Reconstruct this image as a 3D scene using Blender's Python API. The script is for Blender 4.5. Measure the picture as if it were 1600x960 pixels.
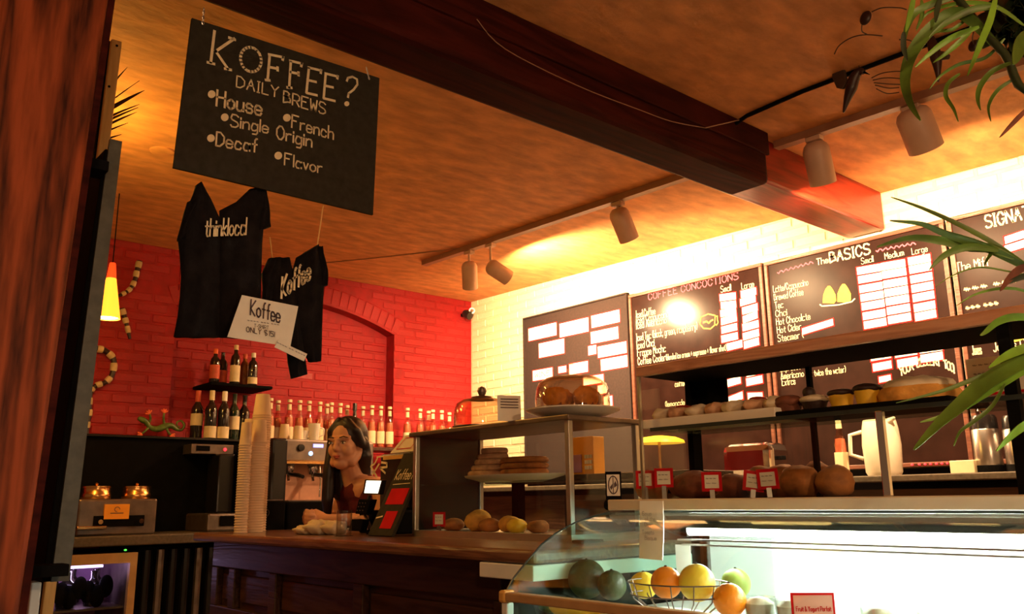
import bpy, bmesh, math, random
from mathutils import Vector, Matrix
random.seed(7)
for o in list(bpy.data.objects): bpy.data.objects.remove(o)
SC = bpy.context.scene
COL = SC.collection
# ------------------------------------------------------------------ camera
F = 1334.2; PI_, RO, YA = [math.radians(a) for a in (12.794, -.70, 40.86)]; H0 = 1.2
fw = Vector((math.sin(YA)*math.cos(PI_), math.cos(YA)*math.cos(PI_), math.sin(PI_)))
r0 = Vector((math.cos(YA), -math.sin(YA), 0)); u0 = r0.cross(fw)
RT = r0*math.cos(RO)+u0*math.sin(RO); UP = -r0*math.sin(RO)+u0*math.cos(RO)
CAM = Vector((0, 0, H0))
cd = bpy.data.cameras.new('camera'); cd.sensor_width = 36; cd.lens = F/1600*36; cd.clip_start = .02
co = bpy.data.objects.new('camera', cd); COL.objects.link(co)
co.matrix_world = Matrix(((RT.x, UP.x, -fw.x, 0), (RT.y, UP.y, -fw.y, 0), (RT.z, UP.z, -fw.z, H0), (0, 0, 0, 1)))
SC.camera = co
def at(x, y, a, v):
    """pixel -> point on the plane a=v"""
    d = fw+RT*((x-800)/F)-UP*((y-480)/F); i = 'xyz'.index(a)
    return CAM+d*((v-CAM[i])/d[i])
# ------------------------------------------------------------------ world, exposure
SC.view_settings.view_transform = 'Standard'; SC.view_settings.look = 'None'
SC.view_settings.gamma = 1; SC.view_settings.exposure = 0; SC.view_settings.use_curve_mapping = False
W = bpy.data.worlds.new('world'); SC.world = W; W.use_nodes = True
W.node_tree.nodes['Background'].inputs[0].default_value = (1, .48, .22, 1)
W.node_tree.nodes['Background'].inputs[1].default_value = .13
SPOT_W, SPOT_C = 150, (1, .64, .32)
PEND_W, PEND_FILL, SEAT_FILL, TUBE_E = 4, 26, 80, 110
# ------------------------------------------------------------------ materials
def NN(nt, t, **k):
    n = nt.nodes.new(t)
    for a, b in k.items(): setattr(n, a, b)
    return n
MATS = {}
def M(name, col, rough=.5, metal=0, var=.12, scale=18, bump=0, emit=0, ecol=None, st=(1, 1, 1), spec=.5, trans=0, coat=0, bscale=None):
    m = bpy.data.materials.new(name); m.use_nodes = True; nt = m.node_tree; b = nt.nodes['Principled BSDF']
    tc = NN(nt, 'ShaderNodeTexCoord'); mp = NN(nt, 'ShaderNodeMapping'); mp.inputs['Scale'].default_value = st
    nt.links.new(tc.outputs['Object'], mp.inputs['Vector'])
    no = NN(nt, 'ShaderNodeTexNoise'); no.inputs['Scale'].default_value = scale; no.inputs['Detail'].default_value = 5
    nt.links.new(mp.outputs[0], no.inputs['Vector'])
    cr = NN(nt, 'ShaderNodeValToRGB'); e = cr.color_ramp.elements
    e[0].position = .3; e[1].position = .7
    e[0].color = [max(0, c*(1-var)) for c in col]+[1]; e[1].color = [min(1, c*(1+var)) for c in col]+[1]
    nt.links.new(no.outputs['Fac'], cr.inputs[0]); nt.links.new(cr.outputs[0], b.inputs['Base Color'])
    b.inputs['Roughness'].default_value = rough; b.inputs['Metallic'].default_value = metal
    b.inputs['Specular IOR Level'].default_value = spec; b.inputs['Transmission Weight'].default_value = trans
    b.inputs['Coat Weight'].default_value = coat
    if bump:
        bp = NN(nt, 'ShaderNodeBump'); bp.inputs['Strength'].default_value = bump; bp.inputs['Distance'].default_value = .01
        if bscale:
            n2 = NN(nt, 'ShaderNodeTexNoise'); n2.inputs['Scale'].default_value = bscale; n2.inputs['Detail'].default_value = 6
            nt.links.new(mp.outputs[0], n2.inputs['Vector']); nt.links.new(n2.outputs['Fac'], bp.inputs['Height'])
        else: nt.links.new(no.outputs['Fac'], bp.inputs['Height'])
        nt.links.new(bp.outputs[0], b.inputs['Normal'])
    if emit:
        b.inputs['Emission Color'].default_value = list(ecol or col)+[1]; b.inputs['Emission Strength'].default_value = emit
    MATS[name] = m; return m
def wood(name, c0, c1, axis='z', scale=9, rough=.45, spec=.5, coat=0):
    m = bpy.data.materials.new(name); m.use_nodes = True; nt = m.node_tree; b = nt.nodes['Principled BSDF']
    tc = NN(nt, 'ShaderNodeTexCoord'); mp = NN(nt, 'ShaderNodeMapping')
    s = [1, 1, 1]; s['xyz'.index(axis)] = .10; mp.inputs['Scale'].default_value = s
    nt.links.new(tc.outputs['Object'], mp.inputs['Vector'])
    n1 = NN(nt, 'ShaderNodeTexNoise'); n1.inputs['Scale'].default_value = scale; n1.inputs['Detail'].default_value = 3; n1.inputs['Distortion'].default_value = .6
    nt.links.new(mp.outputs[0], n1.inputs['Vector'])
    mu = NN(nt, 'ShaderNodeMath', operation='MULTIPLY'); mu.inputs[1].default_value = 9
    nt.links.new(n1.outputs['Fac'], mu.inputs[0])
    fr = NN(nt, 'ShaderNodeMath', operation='PINGPONG'); fr.inputs[1].default_value = .5
    nt.links.new(mu.outputs[0], fr.inputs[0])
    n2 = NN(nt, 'ShaderNodeTexNoise'); n2.inputs['Scale'].default_value = scale*14; n2.inputs['Detail'].default_value = 4
    nt.links.new(mp.outputs[0], n2.inputs['Vector'])
    ad = NN(nt, 'ShaderNodeMath', operation='ADD'); nt.links.new(fr.outputs[0], ad.inputs[0])
    m2 = NN(nt, 'ShaderNodeMath', operation='MULTIPLY'); m2.inputs[1].default_value = .7; nt.links.new(n2.outputs['Fac'], m2.inputs[0])
    nt.links.new(m2.outputs[0], ad.inputs[1])
    cr = NN(nt, 'ShaderNodeValToRGB'); e = cr.color_ramp.elements; e[0].position = .25; e[1].position = .85
    e[0].color = list(c0)+[1]; e[1].color = list(c1)+[1]
    nt.links.new(ad.outputs[0], cr.inputs[0]); nt.links.new(cr.outputs[0], b.inputs['Base Color'])
    b.inputs['Roughness'].default_value = rough; b.inputs['Coat Weight'].default_value = coat; b.inputs['Specular IOR Level'].default_value = spec
    bp = NN(nt, 'ShaderNodeBump'); bp.inputs['Strength'].default_value = .25; bp.inputs['Distance'].default_value = .004
    nt.links.new(ad.outputs[0], bp.inputs['Height']); nt.links.new(bp.outputs[0], b.inputs['Normal'])
    MATS[name] = m; return m
def glass(name, tint=(1, 1, 1), refl=1.0, rough=.02, ior=1.45):
    m = bpy.data.materials.new(name); m.use_nodes = True; nt = m.node_tree; nt.nodes.clear()
    out = NN(nt, 'ShaderNodeOutputMaterial'); mx = NN(nt, 'ShaderNodeMixShader'); t = NN(nt, 'ShaderNodeBsdfTransparent'); g = NN(nt, 'ShaderNodeBsdfGlossy')
    fr = NN(nt, 'ShaderNodeLayerWeight'); fr.inputs['Blend'].default_value = .5
    pw = NN(nt, 'ShaderNodeMath', operation='POWER'); pw.inputs[1].default_value = 4; nt.links.new(fr.outputs['Facing'], pw.inputs[0])
    mu = NN(nt, 'ShaderNodeMath', operation='MULTIPLY_ADD'); mu.inputs[1].default_value = .55*refl; mu.inputs[2].default_value = .035*refl
    no = NN(nt, 'ShaderNodeTexNoise'); no.inputs['Scale'].default_value = 6
    mr = NN(nt, 'ShaderNodeMapRange'); mr.inputs['To Min'].default_value = rough*.5; mr.inputs['To Max'].default_value = rough*1.5
    nt.links.new(no.outputs['Fac'], mr.inputs[0]); nt.links.new(mr.outputs[0], g.inputs['Roughness'])
    t.inputs[0].default_value = list(tint)+[1]
    nt.links.new(pw.outputs[0], mu.inputs[0]); nt.links.new(mu.outputs[0], mx.inputs[0])
    nt.links.new(t.outputs[0], mx.inputs[1]); nt.links.new(g.outputs[0], mx.inputs[2]); nt.links.new(mx.outputs[0], out.inputs[0])
    MATS[name] = m; return m
M('red_brick', (.36, .0012, .0045), .5, var=.14, scale=9, bump=.35, bscale=45)
M('red_mortar', (.31, .001, .0038), .7, var=.2, scale=20)
M('cream_brick', (.84, .74, .50), .6, var=.08, scale=9, bump=.3, bscale=40)
M('cream_mortar', (.74, .62, .40), .8, var=.1, scale=20)
M('ceiling_plaster', (.60, .255, .078), .8, var=.26, scale=7, bump=.5, bscale=14, st=(1, 2.2, 1))
M('floor_mat', (.10, .05, .03), .5, var=.3, scale=5, st=(1, .1, 1))
wood('pillar_wood', (.035, .007, .003), (.34, .070, .020), 'z', 6, .6, .15)
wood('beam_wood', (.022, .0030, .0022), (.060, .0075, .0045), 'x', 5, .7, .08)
wood('beam_core_wood', (.12, .008, .004), (.32, .022, .009), 'x', 5, .35, .3)
wood('bar_wood', (.030, .012, .007), (.075, .032, .018), 'y', 8, .4, .3, coat=.1)
wood('bar_top_wood', (.13, .055, .03), (.25, .12, .065), 'y', 9, .3, coat=.4)
wood('pale_wood', (.62, .36, .10), (.80, .50, .16), 'z', 9, .6)
wood('board_frame', (.10, .032, .020), (.17, .06, .035), 'y', 12, .4)
wood('frame_wood', (.40, .17, .09), (.60, .28, .15), 'y', 12, .25, coat=.5)
M('black', (.004, .0035, .0035), .8, var=.3, spec=.06)
M('black_gloss', (.012, .010, .010), .25, var=.2)
M('black_cloth', (.010, .008, .009), .95, var=.4, scale=30, bump=.5, spec=.15)
M('chalk_black', (.030, .026, .018), .75, var=.25, scale=40, spec=.2)
M('menu_dark', (.020, .008, .006), .35, var=.3, scale=8, spec=.10)
M('menu_black', (.022, .009, .007), .20, var=.3, scale=8, spec=.16)
M('black_felt', (.022, .010, .008), .85, var=.25, scale=60)
M('panel_edge', (.060, .060, .045), .5, var=.3, scale=40)
M('chalk_cream', (.85, .72, .48), .8, var=.12, scale=60)
M('chalk_pink', (.85, .12, .20), .8, var=.2, scale=60)
M('chalk_yellow', (.90, .68, .06), .7, var=.2, scale=40)
M('chalk_orange', (.90, .36, .08), .7, var=.2, scale=40)
M('chalk_dark', (.10, .04, .03), .8, var=.2)
M('paper', (.86, .82, .72), .8, var=.05)
M('paper_pink', (.80, .50, .42), .8, var=.05)
M('sticker_white', (.95, .93, .88), .6, var=.03)
M('red_print', (.62, .015, .02), .9, var=.1, spec=.1)
M('ink', (.10, .07, .08), .8, var=.1)
M('orange_print', (.95, .38, .02), .5, var=.06)
M('white_metal', (.62, .42, .30), .45, var=.05)
M('track_metal', (.32, .16, .09), .5, var=.1)
M('steel', (.62, .58, .54), .28, 1, var=.1, scale=30)
M('steel_dark', (.22, .17, .14), .38, .8, var=.2, scale=20)
M('aluminium', (.66, .64, .60), .35, 1, var=.06)
M('chrome', (.85, .82, .78), .08, 1, var=.03)
M('copper', (.80, .45, .16), .25, 1, var=.15)
M('esp_panel', (.50, .24, .15), .4, .5, var=.12)
M('laminate', (.60, .50, .36), .4, var=.05)
M('white_enamel', (.85, .86, .84), .35, var=.03)
M('case_dark', (.022, .030, .026), .4, var=.2)
M('rail_tan', (.50, .30, .13), .4, var=.1)
M('cap_yellow', (.75, .42, .10), .5, var=.1)
M('counter_grey', (.10, .075, .05), .45, var=.3, scale=60)
M('ceramic', (.78, .72, .62), .3, var=.04)
M('paper_cup', (.80, .62, .42), .65, var=.05)
M('plastic_white', (.85, .76, .60), .3, var=.04)
M('skin', (.60, .29, .16), .5, var=.06, scale=6)
M('lips', (.42, .08, .06), .4, var=.1)
M('hair', (.012, .006, .005), .45, var=.4, scale=40, st=(1, 1, .15))
M('maroon_cloth', (.11, .006, .010), .9, var=.2, scale=60)
M('eye_white', (.62, .55, .48), .3, var=.02)
M('eye_dark', (.02, .012, .01), .2, var=.1)
M('cloth_cream', (.72, .58, .38), .9, var=.08, scale=15, bump=.3)
M('dark_glass', (.016, .012, .010), .08, var=.3, spec=.8)
M('green_glass', (.012, .030, .014), .08, var=.3, spec=.8)
M('amber_glass', (.20, .06, .015), .08, var=.3, spec=.8)
M('label_cream', (.75, .62, .38), .7, var=.08)
M('label_red', (.60, .10, .05), .6, var=.2)
M('syrup', (.50, .20, .13), .1, var=.2, spec=.8)
M('gecko_green', (.10, .15, .02), .4, var=.5, scale=40)
M('gecko_orange', (.80, .14, .04), .5, var=.2)
M('snake_dark', (.030, .010, .008), .4, var=.3)
M('snake_cream', (.62, .45, .24), .5, var=.15, scale=40)
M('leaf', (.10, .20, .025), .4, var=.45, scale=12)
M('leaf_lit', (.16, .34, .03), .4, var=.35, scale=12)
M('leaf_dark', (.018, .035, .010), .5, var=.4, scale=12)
M('leaf_dry', (.05, .022, .008), .7, var=.3)
M('soil', (.03, .016, .01), .9, var=.4)
M('terracotta', (.35, .12, .05), .8, var=.15)
M('orange_fruit', (.95, .32, .01), .4, var=.08, bump=.2, bscale=120)
M('lemon_fruit', (.92, .74, .06), .4, var=.06, bump=.15, bscale=100)
M('lime_fruit', (.30, .42, .08), .4, var=.3)
M('avocado', (.035, .060, .018), .5, var=.4, bump=.3, bscale=60)
M('banana', (.85, .52, .03), .5, var=.12)
M('bread', (.36, .13, .030), .7, var=.55, scale=22, bump=.5)
M('bread_dark', (.20, .06, .03), .7, var=.4, scale=28, bump=.5)
M('muffin', (.66, .32, .06), .8, var=.3, scale=30, bump=.7)
M('chocolate', (.030, .010, .006), .6, var=.4, scale=30, bump=.5)
M('cream_icing', (.72, .60, .42), .6, var=.15, scale=25, bump=.4)
M('pastry', (.60, .34, .19), .7, var=.3, scale=35, bump=.5)
M('jam', (.30, .03, .02), .3, var=.3)
M('yellow_shade', (.85, .55, .02), .4, emit=.5, ecol=(1, .6, .05), var=.05)
M('pend_glass', (.95, .30, .03), .4, emit=2.6, ecol=(1, .30, .02), var=.05)
M('pend_tip', (.85, .08, .02), .4, emit=.9, ecol=(1, .07, .01), var=.05)
M('bulb', (1, .9, .7), .4, emit=16, ecol=(1, .78, .40), var=0)
M('tube_light', (1, 1, 1), .4, emit=TUBE_E, ecol=(.88, 1, .86), var=0)
M('lav_light', (.6, .4, .8), .4, emit=3.0, ecol=(.74, .55, 1), var=0)
M('lav_wall', (.52, .26, .56), .5, var=.05)
M('led_red', (1, .02, .02), .4, emit=4, ecol=(1, .02, .03), var=0)
M('led_green', (.1, 1, .1), .4, emit=1, ecol=(.1, 1, .1), var=0)
M('led_blue', (.2, .4, 1), .4, emit=4, ecol=(.22, .5, 1), var=0)
M('lcd_blue', (.3, .4, 1), .4, emit=2.2, ecol=(.30, .32, 1), var=0)
M('screen', (1, 1, .9), .4, emit=1.6, ecol=(1, 1, .82), var=0)
glass('pane', (.97, .99, .98), .8); glass('pane_green', (.86, .97, .92), .9); glass('dome_glass', (.97, .90, .80), 2.2, .04, 1.5)
glass('bottle_glass', (.93, .72, .60), 2.0, .05, 1.5); glass('jar_glass', (.92, .90, .86), 2.2, .05, 1.5); glass('plastic_wrap', (.92, .96, .94), 2.5, .12, 1.5)
# ------------------------------------------------------------------ mesh builder
class MB:
    def __init__(s): s.v = []; s.f = []
    def add(s, v, f):
        n = len(s.v); s.v += [Vector(p) for p in v]; s.f += [tuple(i+n for i in q) for q in f]; return s
    def box(s, x0, x1, y0, y1, z0, z1):
        return s.add([(x0, y0, z0), (x1, y0, z0), (x1, y1, z0), (x0, y1, z0), (x0, y0, z1), (x1, y0, z1), (x1, y1, z1), (x0, y1, z1)],
                     [(3, 2, 1, 0), (4, 5, 6, 7), (0, 1, 5, 4), (1, 2, 6, 5), (2, 3, 7, 6), (3, 0, 4, 7)])
    def lathe(s, prof, c=(0, 0, 0), n=24, axis=None, closed=False):
        """prof: (r, h) pairs from bottom to top"""
        c = Vector(c); q = Vector((0, 0, 1)).rotation_difference(Vector(axis)) if axis is not None else None
        v = []; f = []
        for (r, h) in prof:
            for k in range(n):
                a = 2*math.pi*k/n; p = Vector((r*math.cos(a), r*math.sin(a), h))
                if q: p = q @ p
                v.append(c+p)
        m = len(prof)
        for i in range(m-1 if not closed else m):
            j = (i+1) % m
            for k in range(n): f.append((i*n+k, i*n+(k+1) % n, j*n+(k+1) % n, j*n+k))
        if not closed:
            if prof[0][0] > 1e-5: f.append(tuple(reversed(range(n))))
            if prof[-1][0] > 1e-5: f.append(tuple(range((m-1)*n, m*n)))
        return s.add(v, f)
    def tube(s, pts, r, n=8, caps=True):
        pts = [Vector(p) for p in pts]; m = len(pts); rs = r if isinstance(r, (list, tuple)) else [r]*m
        v = []; f = []; prev = None
        for i, p in enumerate(pts):
            t = (pts[min(i+1, m-1)]-pts[max(i-1, 0)])
            t = t.normalized() if t.length > 1e-9 else Vector((0, 0, 1))
            if prev is None:
                a = Vector((0, 0, 1)) if abs(t.z) < .9 else Vector((1, 0, 0)); x = t.cross(a).normalized()
            else: x = (prev-t*prev.dot(t)).normalized()
            prev = x; y = t.cross(x)
            for k in range(n):
                a = 2*math.pi*k/n; v.append(p+(x*math.cos(a)+y*math.sin(a))*rs[i])
        for i in range(m-1):
            for k in range(n): f.append((i*n+k, i*n+(k+1) % n, (i+1)*n+(k+1) % n, (i+1)*n+k))
        if caps: f += [tuple(reversed(range(n))), tuple(range((m-1)*n, m*n))]
        return s.add(v, f)
    def cap(s, p, q, r1, r2, n=14):
        """capsule with a taper"""
        p, q = Vector(p), Vector(q); d = (q-p); L = d.length; d = d.normalized() if L > 1e-6 else Vector((0, 0, 1))
        prof = [(r1*math.sin(a), -r1*math.cos(a)) for a in [math.pi/2*i/5 for i in range(0, 6)]]
        prof += [(r2*math.cos(a), L+r2*math.sin(a)) for a in [math.pi/2*i/5 for i in range(0, 6)]]
        prof[0] = (1e-4, prof[0][1]); prof[-1] = (1e-4, prof[-1][1])
        return s.lathe(prof, p, n, d)
    def ell(s, c, rx, ry, rz, nu=20, nv=12, fn=None):
        v = []; f = []
        for i in range(nv+1):
            th = math.pi*i/nv
            for k in range(nu):
                a = 2*math.pi*k/nu
                p = Vector((math.sin(th)*math.cos(a), math.sin(th)*math.sin(a), -math.cos(th)))
                q = fn(p) if fn else 1
                v.append(Vector(c)+Vector((p.x*rx*q, p.y*ry*q, p.z*rz*q)))
        for i in range(nv):
            for k in range(nu): f.append((i*nu+k, i*nu+(k+1) % nu, (i+1)*nu+(k+1) % nu, (i+1)*nu+k))
        return s.add(v, f)
    def prism(s, pts, off):
        """closed outline pts (3-D) pushed by vector off"""
        n = len(pts); off = Vector(off); v = [Vector(p) for p in pts]; v += [p+off for p in v]
        f = [tuple(range(n)), tuple(reversed(range(n, 2*n)))]+[(i, i+n, (i+1) % n+n, (i+1) % n) for i in range(n)]
        return s.add(v, f)
    def patch(s, L, R, n=8, off=(0, 1, 0), th=.02, rip=.0, ph=0):
        """pillow-like cloth sheet between two edge polylines"""
        off = Vector(off); m = len(L); v = []; f = []
        for side in (1, -1):
            for i in range(m):
                a, b = Vector(L[i]), Vector(R[i])
                for k in range(n+1):
                    u = k/n; e = max(0, 1-(2*u-1)**2)**.5
                    w = rip*math.sin(u*13+i*.9+ph)*e+rip*.6*math.sin(u*5-i*.6+ph*2)*e
                    v.append(a.lerp(b, u)+off*(side*th*.5*e+w+(.0015*side)))
        N = m*(n+1)
        for i in range(m-1):
            for k in range(n):
                q = (i*(n+1)+k, i*(n+1)+k+1, (i+1)*(n+1)+k+1, (i+1)*(n+1)+k)
                f += [q, tuple(reversed([j+N for j in q]))]
            for k in (0, n):
                a, b = i*(n+1)+k, (i+1)*(n+1)+k; f.append((a, b, b+N, a+N))
        for i in (0, m-1):
            for k in range(n):
                a = i*(n+1)+k; f.append((a, a+1, a+1+N, a+N))
        return s.add(v, f)
    def leaf(s, pts, w, up=(0, 0, 1), fold=.25, th=.0012):
        """strap leaf along pts, folded along its midrib"""
        pts = [Vector(p) for p in pts]; m = len(pts); v = []; f = []; up = Vector(up)
        for i, p in enumerate(pts):
            t = (pts[min(i+1, m-1)]-pts[max(i-1, 0)]).normalized(); x = t.cross(up)
            x = x.normalized() if x.length > 1e-4 else Vector((1, 0, 0)); nn = x.cross(t).normalized(); ww = w[i]*.5
            for dz in (0, -th):
                v += [p-x*ww+nn*(fold*ww+dz), p+nn*dz, p+x*ww+nn*(fold*ww+dz)]
        for i in range(m-1):
            a, b = i*6, (i+1)*6
            f += [(a, a+1, b+1, b), (a+1, a+2, b+2, b+1), (a+4, a+3, b+3, b+4), (a+5, a+4, b+4, b+5), (a+3, a, b, b+3), (a+2, a+5, b+5, b+2)]
        f += [(0, 3, 4, 1), (1, 4, 5, 2)]; b = (m-1)*6; f += [(b+1, b+4, b+3, b), (b+2, b+5, b+4, b+1)]
        return s.add(v, f)
    def stroke(s, pts, w, nrm, th=.0008):
        """painted line: a thin raised ribbon lying on a surface with normal nrm"""
        nrm = Vector(nrm); pts = [Vector(p) for p in pts]
        for a, b in zip(pts, pts[1:]):
            d = b-a
            if d.length < 1e-6: continue
            d.normalize(); x = d.cross(nrm)*w*.5; a2, b2 = a-d*w*.25, b+d*w*.25
            s.add([a2-x+nrm*th, a2+x+nrm*th, b2+x+nrm*th, b2-x+nrm*th], [(0, 1, 2, 3)])
        return s
    def text(s, t, o, ux, uy, h, w=None, sw=.11, nrm=None, width=None, gap=1.0):
        """stroke lettering: h cap height, width = total width to fit"""
        ux, uy, o = Vector(ux), Vector(uy), Vector(o); nrm = Vector(nrm) if nrm is not None else ux.cross(uy).normalized()
        adv = 0; lay = []
        for ch in t:
            g = GL.get(ch)
            if g is None: adv += 4; continue
            lay.append((g, adv)); mx = max(int(q[i]) for q in g.split() for i in range(0, len(q), 2)); adv += mx+2*gap
        kx = (width/max(adv-2, 1)) if width else h/7*(w or .8)
        for g, a in lay:
            for q in g.split():
                s.stroke([o+ux*((int(q[i])+a)*kx)+uy*((int(q[i+1])-2)*h/7) for i in range(0, len(q), 2)], h*sw, nrm)
        return s
    def xf(s, mat):
        s.v = [mat @ p for p in s.v]; return s
GL = {'~': '04162336435564', 'A': '023962 1555', 'B': '0209395847560656 064665634302', 'C': '6749290704224264', 'D': '02093967643202', 'E': '69090262 0646', 'F': '690902 0646', 'G': '67492907042242646545', 'H': '0902 6962 0666',
 'I': '1912 0929 0222', 'J': '4944321203', 'K': '0902 6905 0562', 'L': '090252', 'M': '0209356962', 'N': '02096269', 'O': '220407294967644222', 'P': '02094968664505', 'R': '02094968664505 3562', 'S': '684919071655646342 1203 4212',
 'T': '0969 3932', 'U': '090422426469', 'V': '093269', 'W': '0912375269', 'X': '0962 0269', 'Y': '093669 3632', 'Z': '09690262', '?': '07194967453433 3332',
 'a': '55361604031232 5355 5652', 'b': '0902 0526465453422203', 'c': '5536160403124253', 'd': '5952 5536160403123253', 'e': '0454553616050312 124253', 'f': '49392822 0646', 'g': '5536160403123253 56514010', 'h': '0902 0526465552', 'i': '0602 0807',
 'j': '2621100 2827'.replace('100', '10'), 'k': '0902 460442', 'l': '0902', 'm': '0602 0516263532 3546566562', 'n': '0602 0526465552', 'o': '260503223253553626', 'p': '0600 0526465453422203', 'q': '5650 5536160403123253',
 'r': '0602 052646', 's': '553616051444534212 1203', 't': '28233242 0646', 'u': '0603123253 5652', 'v': '062246', 'w': '0612355266', 'x': '0652 0256', 'y': '0623 5610', 'z': '06560252',
 '0': '220407294967644222', '1': '193932'.replace('19', '28'), '2': '0719496765 6502 0262', '3': '0969364564634212', '4': '490454 4942', '5': '69090646 46646342 4202', '8': '2907166563422203052667492 9'.replace(' ', '').replace('2 9', '29')[:24],
 '9': '6246290706 0665 6549', '6': '49070422424454 5415', '.': '0202 0203', ',': '1301', '/': '0249', '(': '29070422', ')': '09272402', '!': '0904 0302', '$': '684919071655646342 3931', '+': '0545 2327', '-': '0545', '&': '62181929371503022264', "'": '0907', '*': '2326 0445 0544'}
def ob(name, mb, mat, parent=None, smooth=False, bev=0, label=None, kind=None, sub=0):
    me = bpy.data.meshes.new(name)
    org = parent_world(parent) if parent is not None else Vector((0, 0, 0))
    me.from_pydata([p-org for p in mb.v], [], mb.f); me.update()
    me.materials.append(MATS[mat] if isinstance(mat, str) else mat)
    if smooth:
        me.polygons.foreach_set('use_smooth', [True]*len(me.polygons))
        if smooth != 'all': me.set_sharp_from_angle(angle=math.radians(45))
    o = bpy.data.objects.new(name, me); COL.objects.link(o)
    if parent is not None: o.parent = parent
    if bev:
        b = o.modifiers.new('bevel', 'BEVEL'); b.width = bev; b.segments = 2; b.limit_method = 'ANGLE'
    if label: o['label'] = label
    if kind: o['kind'] = kind
    return o
def parent_world(o):
    v = Vector((0, 0, 0))
    while o is not None: v += o.location; o = o.parent
    return v
def tag(o, label, cat, group=None):
    o['label'] = label; o['category'] = cat
    if group: o['group'] = group
    return o
def thing(name, label, cat, loc=(0, 0, 0), group=None):
    o = bpy.data.objects.new(name, None); o.empty_display_size = .05; COL.objects.link(o); o.location = loc
    return tag(o, label, cat, group)
def struct(o): o['kind'] = 'structure'; return o
def dup(root, loc, rz=0, label=None, group=None, scale=1, parent=None):
    c = root.copy(); COL.objects.link(c); c.location = loc; c.rotation_euler = (0, 0, rz); c.scale = (scale,)*3 if not isinstance(scale, tuple) else scale
    if label: c['label'] = label
    if group: c['group'] = group
    def kids(a, b):
        for ch in list(a.children):
            d = ch.copy(); COL.objects.link(d); d.parent = b; kids(ch, d)
    kids(root, c); return c
def bez(p, q, r, n=8):
    p, q, r = Vector(p), Vector(q), Vector(r)
    return [p*(1-t)**2+q*2*t*(1-t)+r*t*t for t in [i/n for i in range(n+1)]]
def smoothpts(P, n=5):
    P = [Vector(p) for p in P]; out = []
    for i in range(len(P)-1):
        a, b, c, d = P[max(i-1, 0)], P[i], P[i+1], P[min(i+2, len(P)-1)]
        for k in range(n):
            t = k/n; out.append(.5*((2*b)+(c-a)*t+(2*a-5*b+4*c-d)*t*t+(3*b-a-3*c+d)*t**3))
    return out+[P[-1]]
# ================================================================== the setting
XW, YR = 4.40, 5.62
def ZC(y): return 2.80+.0165*(y-1.5)
struct(ob('floor', MB().box(-1.6, XW+.2, -2.2, YR+.25, -.1, 0), 'floor_mat'))
b = MB(); b.add([(-1.6, -2.2, ZC(-2.2)), (XW+.2, -2.2, ZC(-2.2)), (XW+.2, YR+.25, ZC(YR+.25)), (-1.6, YR+.25, ZC(YR+.25)),
                 (-1.6, -2.2, 3.05), (XW+.2, -2.2, 3.05), (XW+.2, YR+.25, 3.05), (-1.6, YR+.25, 3.05)],
                [(0, 1, 2, 3), (7, 6, 5, 4), (1, 0, 4, 5), (2, 1, 5, 6), (3, 2, 6, 7), (0, 3, 7, 4)])
struct(ob('ceiling', b, 'ceiling_plaster'))
# brick meshes shared by all bricks: a unit box with chamfered face, front towards -Y
def brick_mesh(name, mat):
    c = .06
    v = [(-.5, .5, -.5), (.5, .5, -.5), (.5, .5, .5), (-.5, .5, .5), (-.5, -.1, -.5), (.5, -.1, -.5), (.5, -.1, .5), (-.5, -.1, .5),
         (-.5+c*.5, -.5, -.5+c*2), (.5-c*.5, -.5, -.5+c*2), (.5-c*.5, -.5, .5-c*2), (-.5+c*.5, -.5, .5-c*2)]
    f = [(4, 5, 9, 8), (5, 6, 10, 9), (6, 7, 11, 10), (7, 4, 8, 11), (8, 9, 10, 11), (0, 1, 5, 4), (1, 2, 6, 5), (2, 3, 7, 6), (3, 0, 4, 7)]
    me = bpy.data.meshes.new(name); me.from_pydata(v, [], f); me.materials.append(MATS[mat]); return me, v, f
BR_R, BV, BF = brick_mesh('red_brick_mesh', 'red_brick'); BR_C = brick_mesh('cream_brick_mesh', 'cream_brick')[0]
def lay(wall, me, items, mat, lim=298):
    """items: (centre, size(l, d, h), rotation matrix, weight): the largest in view become objects"""
    items.sort(key=lambda q: -q[3])
    for c, s, rot, w in items[:lim]:
        o = bpy.data.objects.new('brick', me); COL.objects.link(o); o.parent = wall
        o.matrix_local = Matrix.Translation(c) @ rot.to_4x4() @ Matrix.Diagonal((s[0], s[1], s[2], 1))
    if items[lim:]:
        b = MB()
        for c, s, rot, w in items[lim:]: b.add([Vector(c)+rot @ Vector((p[0]*s[0], p[1]*s[1], p[2]*s[2])) for p in BV], BF)
        ob('bricks_beyond', b, mat, wall, kind='stuff')
# --- red wall at Y = YR with a blind arched niche
AX0, AX1, ASP, ARISE, ND = 1.93, 3.625, 2.49, .17, .11       # niche jambs, springing height, rise, depth
ac = (AX0+AX1)/2; hw = (AX1-AX0)/2; AR = (hw*hw+ARISE*ARISE)/(2*ARISE); azc = ASP+ARISE-AR
def arch_z(x): return azc+math.sqrt(max(AR*AR-(x-ac)**2, 0))
wb = MB(); wb.box(-1.6, AX0-.004, YR, YR+.22, 0, 3.0); wb.box(AX1+.004, XW+.2, YR, YR+.22, 0, 3.0)
wb.box(AX0-.01, AX1+.01, YR+ND, YR+.22, 0, 3.0)
n = 20
for i in range(n):
    xa, xb = AX0+(AX1-AX0)*i/n, AX0+(AX1-AX0)*(i+1)/n
    wb.prism([(xa, YR, arch_z(xa)), (xb, YR, arch_z(xb)), (xb, YR, 3.0), (xa, YR, 3.0)], (0, .215, 0))
wall_back = struct(ob('wall_back', wb, 'red_mortar'))
CO, BL = .0665, .205; I3 = Matrix.Identity(3); items = []
Z0 = 1.42
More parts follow.
